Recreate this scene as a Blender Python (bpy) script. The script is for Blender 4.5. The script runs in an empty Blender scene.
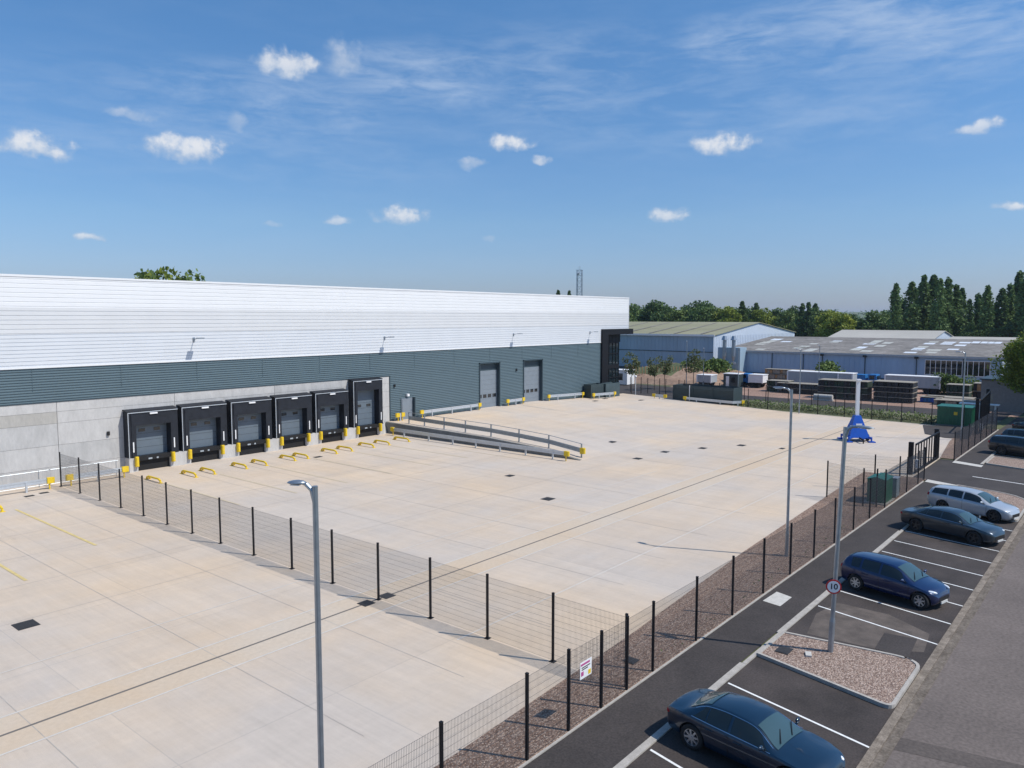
import bpy, bmesh, math, random
from mathutils import Vector, Matrix
S = bpy.context.scene
COL = S.collection
R = math.radians
random.seed(7)
# ------------------------------------------------------------------ camera
F = 768.0; PITCH = R(4.95); YAW = R(39.8); CH = 12.0
_d = Vector((math.cos(PITCH)*math.cos(YAW), math.cos(PITCH)*math.sin(YAW), -math.sin(PITCH)))
_r = Vector((math.sin(YAW), -math.cos(YAW), 0)); _u = _r.cross(_d)
cd = bpy.data.cameras.new('camera'); cam = bpy.data.objects.new('camera', cd); COL.objects.link(cam)
cam.matrix_world = Matrix(((_r.x, _u.x, -_d.x, 0), (_r.y, _u.y, -_d.y, 0), (_r.z, _u.z, -_d.z, CH), (0, 0, 0, 1)))
cd.sensor_width = 36; cd.lens = 27; cd.clip_start = .2; cd.clip_end = 20000
S.camera = cam
S.render.resolution_x = 1024; S.render.resolution_y = 768
# ------------------------------------------------------------------ light
SUN_EL = R(52); SUN = Vector((.40*math.cos(SUN_EL), -.917*math.cos(SUN_EL), math.sin(SUN_EL))).normalized()
sl = bpy.data.lights.new('sun', 'SUN'); sl.energy = 4.0; sl.angle = R(.53); sl.color = (1, .95, .87)
so = bpy.data.objects.new('sun', sl); COL.objects.link(so); so.rotation_euler = SUN.to_track_quat('Z', 'Y').to_euler(); so.location = (0, 0, 60)
w = bpy.data.worlds.new('World'); S.world = w; w.use_nodes = True
w.cycles.sampling_method = 'MANUAL'; w.cycles.sample_map_resolution = 512
nt = w.node_tree; N = nt.nodes; LK = nt.links; N.clear()
def nd(t, **k):
    n = N.new(t)
    for a, b in k.items(): setattr(n, a, b)
    return n
def mth(op, a, b=None, c=None, clamp=False):
    n = nd('ShaderNodeMath', operation=op); n.use_clamp = clamp
    for i, v in enumerate((a, b, c)):
        if v is None: continue
        if isinstance(v, (int, float)): n.inputs[i].default_value = v
        else: LK.new(v, n.inputs[i])
    return n.outputs[0]
sky = nd('ShaderNodeTexSky', sky_type='NISHITA', sun_disc=False, sun_elevation=SUN_EL, sun_rotation=math.atan2(SUN.x, SUN.y), altitude=0, air_density=1.0, dust_density=.35, ozone_density=3.0)
hs = nd('ShaderNodeHueSaturation'); hs.inputs['Saturation'].default_value = 1.18; hs.inputs['Value'].default_value = 1.0
LK.new(sky.outputs[0], hs.inputs['Color'])

tc = nd('ShaderNodeTexCoord'); sp = nd('ShaderNodeSeparateXYZ'); LK.new(tc.outputs['Generated'], sp.inputs[0])
az = mth('ARCTAN2', sp.outputs[1], sp.outputs[0]); el = mth('ARCSINE', sp.outputs[2])
def noise(vec, scale, detail=6, rough=.6, dist=0):
    n = nd('ShaderNodeTexNoise'); n.inputs['Scale'].default_value = scale; n.inputs['Detail'].default_value = detail
    n.inputs['Roughness'].default_value = rough; n.inputs['Distortion'].default_value = dist; LK.new(vec, n.inputs['Vector']); return n.outputs[0]
def ramp(v, a, b):
    n = nd('ShaderNodeMapRange'); n.interpolation_type = 'SMOOTHSTEP'; n.inputs['From Min'].default_value = a; n.inputs['From Max'].default_value = b
    LK.new(v, n.inputs['Value']); return n.outputs[0]
skr = nd('ShaderNodeValToRGB'); LK.new(mth('MULTIPLY', el, 1.0, clamp=True), skr.inputs[0])
ee = skr.color_ramp.elements; ee[0].position = 0; ee[0].color = (.42, .48, .78, 1); ee[1].position = .5; ee[1].color = (.88, 1.03, 1.06, 1)
k_ = ee.new(.12); k_.color = (.66, .72, .84, 1)
skm = nd('ShaderNodeMix', data_type='RGBA', blend_type='MULTIPLY'); skm.inputs[0].default_value = 1; LK.new(hs.outputs[0], skm.inputs[6]); LK.new(skr.outputs[0], skm.inputs[7])
cx = nd('ShaderNodeCombineXYZ'); LK.new(az, cx.inputs[0]); LK.new(el, cx.inputs[1])
nz = noise(cx.outputs[0], 46, 8, .55); nz2 = noise(cx.outputs[0], 120, 5, .6)
wob = mth('ADD', mth('MULTIPLY', mth('SUBTRACT', nz, .5), 2.2), mth('MULTIPLY', mth('SUBTRACT', nz2, .5), .7))
CL = [(1.2376,.182,.0362,.0114,1),(1.0882,.1916,.042,.0154,1),(.9701,.2953,.0378,.014,.9),(.9022,.3065,.0243,.0194,.55),(1.1459,.2263,.0292,.0064,.5),(1.0294,.2294,.0137,.01,.4),(.6997,.2153,.0254,.0118,1),(.7507,.1911,.0178,.0072,.6),(.6577,.1973,.0127,.0048,.75),(.4334,.2059,.0306,.0138,1),(.4996,.1253,.0246,.0098,.9),(.8348,.1277,.0303,.0123,.95),(.9168,.1185,.0184,.0049,.7),(.9959,.1125,.0118,.0036,.4),(1.1927,.0903,.012,.0044,.8),(.1602,.2045,.0232,.0062,.8),(.1285,.1185,.0145,.0052,.9),(.7229,.0989,.0103,.005,.3),
      (1.45,.21,.04,.014,1),(-.05,.17,.03,.011,1)]
nA = noise(cx.outputs[0], 30, 4, .5); off_ = nd('ShaderNodeVectorMath', operation='ADD'); LK.new(cx.outputs[0], off_.inputs[0]); off_.inputs[1].default_value = (3.7, 1.9, 5.1)
nB = noise(off_.outputs[0], 34, 4, .5)
azw = mth('ADD', az, mth('MULTIPLY', mth('SUBTRACT', nA, .5), .040)); elw = mth('ADD', el, mth('MULTIPLY', mth('SUBTRACT', nB, .5), .022))
tot = None; lit = None
for (a, e, sa, se, op) in CL:
    dx = mth('DIVIDE', mth('SUBTRACT', azw, a), sa*1.28)
    dy0 = mth('DIVIDE', mth('SUBTRACT', elw, e), se*1.45)
    dy = mth('MULTIPLY', dy0, mth('ADD', 1.0, mth('MULTIPLY', mth('LESS_THAN', dy0, 0), .45)))
    q = mth('SUBTRACT', 1.0, mth('ADD', mth('MULTIPLY', dx, dx), mth('MULTIPLY', dy, dy)))
    q = mth('ADD', q, wob)
    n = nd('ShaderNodeMapRange'); n.interpolation_type = 'SMOOTHSTEP'; n.inputs['From Min'].default_value = -.05; n.inputs['From Max'].default_value = 1.15; n.inputs['To Max'].default_value = op
    LK.new(q, n.inputs['Value']); q = n.outputs[0]
    l_ = mth('MULTIPLY', q, mth('ADD', .55, mth('MULTIPLY', dy0, .5), clamp=True))
    tot = q if tot is None else mth('MAXIMUM', tot, q); lit = l_ if lit is None else mth('MAXIMUM', lit, l_)
# cirrus veils: stretched noise, thicker toward the upper right of the view
mp = nd('ShaderNodeMapping'); mp.inputs['Scale'].default_value = (5.0, 24, 1); mp.inputs['Rotation'].default_value = (0, 0, R(8)); LK.new(cx.outputs[0], mp.inputs[0])
c1 = noise(mp.outputs[0], 1.0, 9, .62, .4)
mp2 = nd('ShaderNodeMapping'); mp2.inputs['Scale'].default_value = (14, 60, 1); mp2.inputs['Rotation'].default_value = (0, 0, R(-14)); LK.new(cx.outputs[0], mp2.inputs[0])
c2 = noise(mp2.outputs[0], 1.0, 7, .65, .5)
def blob(a, e, sa, se):
    dx = mth('DIVIDE', mth('SUBTRACT', az, a), sa); dy = mth('DIVIDE', mth('SUBTRACT', el, e), se)
    return mth('SUBTRACT', 1.0, mth('ADD', mth('MULTIPLY', dx, dx), mth('MULTIPLY', dy, dy)), clamp=True)
veil = mth('MAXIMUM', blob(.19, .33, .26, .10), mth('MULTIPLY', blob(.62, .29, .30, .07), .55))
veil = mth('MAXIMUM', veil, mth('MULTIPLY', blob(.35, .24, .45, .06), .45))
veil = mth('MAXIMUM', veil, mth('MULTIPLY', blob(1.05, .22, .4, .08), .35))
veil = mth('MAXIMUM', veil, mth('MULTIPLY', blob(1.0, .25, .22, .055), .8))
veil = mth('MAXIMUM', veil, mth('MULTIPLY', blob(.80, .29, .16, .05), .9))
veil = mth('MAXIMUM', veil, mth('MULTIPLY', blob(.42, .32, .10, .04), 1.0))
cir = mth('MULTIPLY', ramp(mth('ADD', mth('MULTIPLY', c1, .6), mth('MULTIPLY', c2, .45)), .40, .72), mth('ADD', mth('MULTIPLY', veil, .55), .04))
cir = mth('MULTIPLY', cir, mth('GREATER_THAN', el, 0))
mixc = nd('ShaderNodeMix', data_type='RGBA'); LK.new(cir, mixc.inputs['Factor']); LK.new(skm.outputs[2], mixc.inputs[6]); mixc.inputs[7].default_value = (4.0, 4.8, 6.0, 1)
mixd = nd('ShaderNodeMix', data_type='RGBA'); LK.new(mth('MULTIPLY', tot, .88), mixd.inputs['Factor']); LK.new(mixc.outputs[2], mixd.inputs[6])
cc = nd('ShaderNodeMix', data_type='RGBA'); LK.new(ramp(mth('ADD', lit, mth('MULTIPLY', mth('SUBTRACT', nz, .5), .5)), .12, .75), cc.inputs['Factor']); cc.inputs[6].default_value = (3.6, 4.3, 5.3, 1); cc.inputs[7].default_value = (6.0, 6.1, 6.3, 1)
LK.new(cc.outputs[2], mixd.inputs[7])
bg = nd('ShaderNodeBackground'); bg.inputs['Strength'].default_value = .135; LK.new(mixd.outputs[2], bg.inputs[0])
ow = nd('ShaderNodeOutputWorld'); LK.new(bg.outputs[0], ow.inputs[0])
S.view_settings.view_transform = 'Standard'; S.view_settings.look = 'None'; S.view_settings.exposure = .05; S.view_settings.gamma = 1
S.view_settings.use_curve_mapping = False

# ------------------------------------------------------------------ materials
def lin(c): return tuple(c) + (1,) if len(c) == 3 else c
def mat(name, col, rough=.7, metal=0, var=.0, scale=2.0, col2=None, stretch=(1, 1, 1), bump=0, bscale=20, coat=0, spec=None, fine=0):
    m = bpy.data.materials.new(name); m.use_nodes = True; t = m.node_tree; b = t.nodes['Principled BSDF']
    b.inputs['Base Color'].default_value = lin(col); b.inputs['Roughness'].default_value = rough; b.inputs['Metallic'].default_value = metal
    if coat: b.inputs['Coat Weight'].default_value = coat; b.inputs['Coat Roughness'].default_value = .04
    if spec is not None: b.inputs['Specular IOR Level'].default_value = spec
    if var or bump or col2:
        tcn = t.nodes.new('ShaderNodeTexCoord'); mpn = t.nodes.new('ShaderNodeMapping'); mpn.inputs['Scale'].default_value = stretch
        t.links.new(tcn.outputs['Object'], mpn.inputs[0])
    if var or col2:
        n = t.nodes.new('ShaderNodeTexNoise'); n.inputs['Scale'].default_value = scale; n.inputs['Detail'].default_value = 8; n.inputs['Roughness'].default_value = .65
        t.links.new(mpn.outputs[0], n.inputs['Vector'])
        r = t.nodes.new('ShaderNodeValToRGB'); r.color_ramp.elements[0].position = .32; r.color_ramp.elements[1].position = .68
        a = col if col2 else tuple(c*(1-var) for c in col[:3]); bb = col2 if col2 else tuple(min(1, c*(1+var)) for c in col[:3])
        r.color_ramp.elements[0].color = lin(a); r.color_ramp.elements[1].color = lin(bb)
        t.links.new(n.outputs[0], r.inputs[0]); out = r.outputs[0]
        if fine:
            n2 = t.nodes.new('ShaderNodeTexNoise'); n2.inputs['Scale'].default_value = bscale; n2.inputs['Detail'].default_value = 3; t.links.new(mpn.outputs[0], n2.inputs['Vector'])
            mr = t.nodes.new('ShaderNodeMapRange'); mr.inputs['From Min'].default_value = .3; mr.inputs['From Max'].default_value = .7; mr.inputs['To Min'].default_value = 1-fine; mr.inputs['To Max'].default_value = 1+fine
            t.links.new(n2.outputs[0], mr.inputs[0])
            mx = t.nodes.new('ShaderNodeVectorMath'); mx.operation = 'SCALE'; t.links.new(out, mx.inputs[0]); t.links.new(mr.outputs[0], mx.inputs['Scale']); out = mx.outputs[0]
        t.links.new(out, b.inputs['Base Color'])
    if bump:
        n = t.nodes.new('ShaderNodeTexNoise'); n.inputs['Scale'].default_value = bscale; n.inputs['Detail'].default_value = 4; t.links.new(mpn.outputs[0], n.inputs['Vector'])
        bp = t.nodes.new('ShaderNodeBump'); bp.inputs['Strength'].default_value = bump; bp.inputs['Distance'].default_value = .02
        t.links.new(n.outputs[0], bp.inputs['Height']); t.links.new(bp.outputs[0], b.inputs['Normal'])
    return m
def leafmat(name, dark, light, under=None):
    m = bpy.data.materials.new(name); m.use_nodes = True; t = m.node_tree; b = t.nodes['Principled BSDF']
    g = t.nodes.new('ShaderNodeNewGeometry'); oi = t.nodes.new('ShaderNodeObjectInfo')
    r = t.nodes.new('ShaderNodeValToRGB'); r.color_ramp.elements[0].color = lin(dark); r.color_ramp.elements[1].color = lin(light)
    ad = t.nodes.new('ShaderNodeMath'); ad.operation = 'MULTIPLY_ADD'; t.links.new(oi.outputs['Random'], ad.inputs[0]); ad.inputs[1].default_value = .45
    ad2 = t.nodes.new('ShaderNodeMath'); ad2.operation = 'MULTIPLY'; ad2.inputs[1].default_value = .6; t.links.new(g.outputs['Random Per Island'], ad2.inputs[0])
    t.links.new(ad2.outputs[0], ad.inputs[2]); t.links.new(ad.outputs[0], r.inputs[0]); t.links.new(r.outputs[0], b.inputs['Base Color'])
    b.inputs['Roughness'].default_value = .65; b.inputs['Specular IOR Level'].default_value = .25
    tr = t.nodes.new('ShaderNodeBsdfTranslucent'); t.links.new(r.outputs[0], tr.inputs[0]); mx = t.nodes.new('ShaderNodeMixShader'); mx.inputs[0].default_value = .22
    t.links.new(b.outputs[0], mx.inputs[1]); t.links.new(tr.outputs[0], mx.inputs[2]); t.links.new(mx.outputs[0], t.nodes['Material Output'].inputs[0])
    return m
M = {}
M['asphalt'] = mat('asphalt', (.047, .039, .036), .9, var=.25, scale=.45, fine=.30, bscale=16)
M['road'] = mat('road_surface', (.142, .116, .102), .9, var=.16, scale=.3, fine=.22, bscale=9)
M['bay'] = mat('bay_surface', (.050, .040, .036), .9, var=.42, scale=.4, fine=.30, bscale=16)
M['baydust'] = mat('dusty_patch', (.105, .085, .072), .9, var=.35, scale=1.2, fine=.2, bscale=40)
M['kerb'] = mat('kerb_stone', (.40, .37, .33), .85, var=.14, scale=3, fine=.12, bscale=20)
M['kerbold'] = mat('weathered_kerb', (.12, .095, .07), .9, col2=(.30, .25, .20), scale=2.4, fine=.25, bscale=25)
M['repair'] = mat('road_repair', (.098, .08, .070), .9, var=.15, scale=.5, fine=.2, bscale=10)
M['gutter'] = mat('dirty_gutter', (.085, .066, .05), .95, col2=(.21, .175, .14), scale=1.6, fine=.3, bscale=12)
M['slab'] = mat('pale_slab', (.52, .50, .46), .85, var=.1, scale=5)
M['paint'] = mat('road_paint', (.78, .78, .76), .7, var=.1, scale=9)
M['ypaint'] = mat('faded_yellow_paint', (.60, .47, .20), .8, var=.15, scale=3)
M['ypaint2'] = mat('worn_yellow_paint', (.55, .46, .32), .8, var=.1, scale=3)
M['grass'] = mat('grass', (.06, .075, .028), .95, col2=(.13, .14, .06), scale=.12, fine=.3, bscale=3)
M['verge'] = mat('rough_verge', (.085, .095, .04), .95, col2=(.26, .23, .16), scale=1.3, fine=.3, bscale=9)
M['redgravel'] = mat('red_gravel', (.34, .215, .16), .95, var=.2, scale=.3, fine=.2, bscale=5)
M['soil'] = mat('soil', (.24, .15, .10), .95, col2=(.36, .25, .18), scale=.35, fine=.2, bscale=2)
M['galv'] = mat('galvanised_steel', (.34, .38, .42), .42, .75, var=.12, scale=4)
M['galvpale'] = mat('pale_steel', (.56, .60, .64), .42, .45, var=.08, scale=4)
M['black'] = mat('black_powder_coat', (.010, .010, .012), .5, spec=.25)
M['wire'] = mat('fence_wire', (.09, .09, .095), .5)
M['yellow'] = mat('yellow_steel', (.75, .52, .02), .5, var=.08, scale=5)
M['rubber'] = mat('black_rubber', (.022, .023, .026), .7, var=.2, scale=3)
M['shelter'] = mat('dock_shelter_fabric', (.017, .020, .027), .6, var=.25, scale=2, spec=.3)
M['dockdoor'] = mat('dock_door_panel', (.13, .165, .20), .45, var=.05, scale=2)
M['pit'] = mat('dock_pit', (.008, .008, .009), .8)
M['door'] = mat('grey_door', (.20, .235, .27), .45, var=.05, scale=2)
M['doorl'] = mat('pale_door_panel', (.36, .40, .43), .4, var=.05, scale=2)
M['doordk'] = mat('dark_frame', (.035, .06, .075), .5)
M['white'] = mat('white_cladding', (.77, .78, .79), .42, var=.02, scale=.6)
M['whitem'] = mat('pale_grey_cladding', (.66, .67, .68), .42, var=.025, scale=.6)
M['whiteb'] = mat('cool_white_cladding', (.66, .685, .715), .42, var=.025, scale=.6)
M['grey'] = mat('slate_cladding', (.100, .148, .172), .45, var=.04, scale=.5)
M['conc1'] = mat('wall_concrete_pale', (.50, .49, .475), .9, var=.10, scale=1.1, stretch=(1, 1, .35), fine=.05, bscale=9)
M['conc2'] = mat('wall_concrete_mid', (.45, .445, .435), .9, var=.12, scale=1.3, stretch=(1, 1, .35), fine=.05, bscale=9)
M['conc3'] = mat('wall_concrete_tan', (.40, .385, .355), .9, var=.12, scale=1.0, stretch=(1, 1, .35), fine=.05, bscale=9)
M['rconc'] = mat('retaining_concrete', (.19, .19, .18), .9, var=.16, scale=1.2, stretch=(1, 1, .5), fine=.08, bscale=9)
M['roofw'] = mat('pale_roof', (.55, .57, .58), .5, var=.05, scale=.1)
M['glass'] = mat('dark_glass', (.012, .016, .02), .06, spec=.8)
M['screen'] = mat('pale_tinted_glass', (.045, .085, .095), .06, spec=.9)
M['tint'] = mat('tinted_glass', (.012, .020, .024), .05, spec=.6)
M['iron'] = mat('cast_iron', (.03, .03, .032), .7, var=.2, scale=6)
M['green'] = mat('dark_green_paint', (.008, .12, .055), .45, var=.15, scale=1.5)
M['greentop'] = mat('green_roof_paint', (.012, .14, .10), .45, var=.15, scale=1.5)
M['cab'] = mat('grey_cabinet', (.30, .35, .37), .5, var=.06, scale=2)
M['louvre'] = mat('slate_screen', (.035, .055, .06), .6, var=.12, scale=1)
M['louvrel'] = mat('slate_screen_pale', (.06, .09, .10), .6, var=.12, scale=1)
M['blue'] = mat('bright_blue_paint', (.008, .085, .45), .4, var=.1, scale=2)
M['whitep'] = mat('white_paint', (.80, .80, .80), .5)
M['red'] = mat('red_paint', (.55, .02, .02), .5)
M['blackp'] = mat('black_print', (.01, .01, .015), .6)
M['signp'] = mat('pink_print', (.45, .08, .25), .6)
M['bluewall'] = mat('pale_blue_sheeting', (.33, .45, .58), .6, var=.08, scale=.3, stretch=(1, 1, .3))
M['bluewall2'] = mat('grey_blue_sheeting', (.29, .40, .49), .6, var=.10, scale=.25, stretch=(1, 1, .3))
M['gable'] = mat('sunlit_blue_sheeting', (.50, .56, .64), .6, var=.04, scale=.3)  # sunlight put into the colour: paler copy of the sheeting for sun-facing gables
M['olive'] = mat('olive_sheet_roof', (.235, .225, .135), .9, col2=(.31, .30, .20), scale=.15, stretch=(1, .2, 1))
M['brown'] = mat('weathered_sheet_roof', (.13, .118, .105), .9, col2=(.27, .25, .23), scale=.45, stretch=(1, .5, 1), fine=.3, bscale=2.5)
M['beige'] = mat('beige_roof', (.42, .40, .36), .85, var=.08, scale=.1)
M['skyl'] = mat('rooflight_sheet', (.52, .50, .42), .4, var=.12, scale=.8)
M['skyw'] = mat('bright_rooflight', (.80, .82, .84), .3)
M['brick'] = mat('grey_brick', (.26, .235, .22), .9, var=.12, scale=3)
M['timber'] = mat('timber', (.36, .22, .11), .85, var=.2, scale=4)
M['timberg'] = mat('grey_timber', (.30, .27, .22), .85, var=.2, scale=4)
M['dark'] = mat('dark_stock', (.018, .018, .022), .6, var=.4, scale=2)
M['darkg'] = mat('dark_green_stock', (.02, .04, .025), .7, var=.4, scale=2)
M['tarp'] = mat('blue_tarpaulin', (.02, .17, .45), .5, var=.2, scale=1)
M['bark'] = mat('bark', (.10, .075, .055), .95, var=.3, scale=3)
M['leaf'] = leafmat('mid_leaves', (.04, .08, .025), (.20, .27, .07))
M['leafd'] = leafmat('dark_leaves', (.04, .08, .03), (.15, .23, .07))
M['leafl'] = leafmat('bright_leaves', (.09, .14, .02), (.34, .38, .06))
M['poplar'] = leafmat('poplar_leaves', (.045, .095, .04), (.18, .27, .09))
M['sapling'] = leafmat('sapling_leaves', (.08, .10, .04), (.18, .2, .08))
M['tyre'] = mat('tyre', (.015, .015, .016), .8)
M['alloy'] = mat('alloy', (.55, .57, .6), .3, .8)
M['alloyd'] = mat('dark_alloy', (.09, .09, .09), .35, .7)
M['chrome'] = mat('chrome', (.8, .82, .85), .12, 1)
M['lamp'] = mat('lamp_lens', (.75, .8, .85), .1, spec=.8)
M['tail'] = mat('tail_lens', (.35, .01, .015), .15)
M['trim'] = mat('black_trim', (.012, .012, .013), .5)
M['plate'] = mat('pale_plate', (.6, .6, .58), .5)
M['far'] = mat('far_field', (.07, .11, .04), .95, col2=(.15, .16, .08), scale=.006)

def brickmat():
    """yard concrete: poured bays of slightly different tone, saw-cut joints, brushed streaks and warm stains"""
    m = bpy.data.materials.new('yard_concrete'); m.use_nodes = True; t = m.node_tree; b = t.nodes['Principled BSDF']; b.inputs['Roughness'].default_value = .85
    n = t.nodes; l = t.links
    tcn = n.new('ShaderNodeTexCoord')
    def br(w, h, off, c1, c2, mo, ms, offv=0):
        q = n.new('ShaderNodeTexBrick'); q.offset = offv; q.inputs['Scale'].default_value = 1; q.inputs['Brick Width'].default_value = w; q.inputs['Row Height'].default_value = h
        q.inputs['Mortar Size'].default_value = ms; q.inputs['Mortar Smooth'].default_value = .3; q.inputs['Color1'].default_value = lin(c1); q.inputs['Color2'].default_value = lin(c2); q.inputs['Mortar'].default_value = lin(mo)
        mp_ = n.new('ShaderNodeMapping'); mp_.inputs['Location'].default_value = off; l.new(tcn.outputs['Object'], mp_.inputs[0]); l.new(mp_.outputs[0], q.inputs[0]); return q
    A = br(5.2, 4.6, (1.0, -1.1, 0), (.572, .488, .403), (.538, .462, .388), (.475, .413, .352), .02)
    ns = n.new('ShaderNodeTexNoise'); ns.inputs['Scale'].default_value = .09; ns.inputs['Detail'].default_value = 7; ns.inputs['Roughness'].default_value = .6; l.new(tcn.outputs['Object'], ns.inputs[0])
    r = n.new('ShaderNodeValToRGB'); r.color_ramp.elements[0].position = .38; r.color_ramp.elements[0].color = (.95, .97, 1.0, 1); r.color_ramp.elements[1].position = .66; r.color_ramp.elements[1].color = (1.09, 1.0, .87, 1); l.new(ns.outputs[0], r.inputs[0])
    mx = n.new('ShaderNodeMix'); mx.data_type = 'RGBA'; mx.blend_type = 'MULTIPLY'; mx.inputs[0].default_value = 1; l.new(A.outputs[0], mx.inputs[6]); l.new(r.outputs[0], mx.inputs[7])
    # brushed streaks across each pour (along Y) and finer wear
    def streak(scale, stretch, lo, hi, prev):
        mp_ = n.new('ShaderNodeMapping'); mp_.inputs['Scale'].default_value = stretch; l.new(tcn.outputs['Object'], mp_.inputs[0])
        s = n.new('ShaderNodeTexNoise'); s.inputs['Scale'].default_value = scale; s.inputs['Detail'].default_value = 5; s.inputs['Roughness'].default_value = .7; l.new(mp_.outputs[0], s.inputs[0])
        q = n.new('ShaderNodeMapRange'); q.inputs['From Min'].default_value = .3; q.inputs['From Max'].default_value = .7; q.inputs['To Min'].default_value = lo; q.inputs['To Max'].default_value = hi; l.new(s.outputs[0], q.inputs[0])
        v = n.new('ShaderNodeVectorMath'); v.operation = 'SCALE'; l.new(prev, v.inputs[0]); l.new(q.outputs[0], v.inputs['Scale']); return v.outputs[0]
    o = streak(1.0, (1.6, .16, 1), .95, 1.045, mx.outputs[2])
    o = streak(1.0, (7.0, .22, 1), .955, 1.03, o)
    o = streak(1.0, (.10, .9, 1), .955, 1.04, o)
    o = streak(3.5, (1, 1, 1), .97, 1.03, o)
    o = streak(.35, (1, .5, 1), .95, 1.04, o)
    # scattered darker damp / oil spots
    v = n.new('ShaderNodeTexNoise'); v.inputs['Scale'].default_value = .8; v.inputs['Detail'].default_value = 3; l.new(tcn.outputs['Object'], v.inputs[0])
    q = n.new('ShaderNodeMapRange'); q.interpolation_type = 'SMOOTHSTEP'; q.inputs['From Min'].default_value = .70; q.inputs['From Max'].default_value = .80; q.inputs['To Min'].default_value = 1; q.inputs['To Max'].default_value = .86; l.new(v.outputs[0], q.inputs[0])
    vv = n.new('ShaderNodeVectorMath'); vv.operation = 'SCALE'; l.new(o, vv.inputs[0]); l.new(q.outputs[0], vv.inputs['Scale'])
    l.new(vv.outputs[0], b.inputs['Base Color'])
    return m
M['yard'] = brickmat()
M['channel'] = mat('drain_strip_concrete', (.56, .475, .38), .85, col2=(.57, .435, .30), scale=.14, fine=.05, bscale=6)
M['joint'] = mat('joint_sealant', (.585, .545, .49), .8, var=.08, scale=2)
M['sawcut'] = mat('saw_cut', (.16, .145, .13), .9)
M['sawcut2'] = mat('filled_saw_cut', (.42, .38, .335), .9, var=.15, scale=.8)
def gravelmat(name, c1, c2, c3, scale):
    m = bpy.data.materials.new(name); m.use_nodes = True; t = m.node_tree; b = t.nodes['Principled BSDF']; b.inputs['Roughness'].default_value = .9
    tcn = t.nodes.new('ShaderNodeTexCoord'); v = t.nodes.new('ShaderNodeTexVoronoi'); v.inputs['Scale'].default_value = scale; t.links.new(tcn.outputs['Object'], v.inputs['Vector'])
    sx = t.nodes.new('ShaderNodeSeparateColor'); t.links.new(v.outputs['Color'], sx.inputs[0])
    r = t.nodes.new('ShaderNodeValToRGB'); e = r.color_ramp.elements; e[0].color = lin(c1); e[1].color = lin(c3); k = e.new(.5); k.color = lin(c2); t.links.new(sx.outputs[0], r.inputs[0])
    d = t.nodes.new('ShaderNodeMapRange'); d.inputs['From Min'].default_value = 0; d.inputs['From Max'].default_value = .6; d.inputs['To Min'].default_value = 1.15; d.inputs['To Max'].default_value = .45; t.links.new(v.outputs['Distance'], d.inputs[0])
    s = t.nodes.new('ShaderNodeVectorMath'); s.operation = 'SCALE'; t.links.new(r.outputs[0], s.inputs[0]); t.links.new(d.outputs[0], s.inputs['Scale']); t.links.new(s.outputs[0], b.inputs['Base Color'])
    bp = t.nodes.new('ShaderNodeBump'); bp.invert = True; bp.inputs['Strength'].default_value = .8; bp.inputs['Distance'].default_value = .03; t.links.new(v.outputs['Distance'], bp.inputs['Height']); t.links.new(bp.outputs[0], b.inputs['Normal'])
    return m
M['gravel'] = gravelmat('brown_gravel', (.22, .125, .08), (.43, .28, .20), (.60, .45, .35), 18)
M['gravelp'] = gravelmat('pink_gravel', (.26, .16, .12), (.50, .36, .28), (.70, .54, .45), 20)
def paint(name, c, rough=.28):
    m = mat(name, c, rough, .25, coat=1.0); return m

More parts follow.
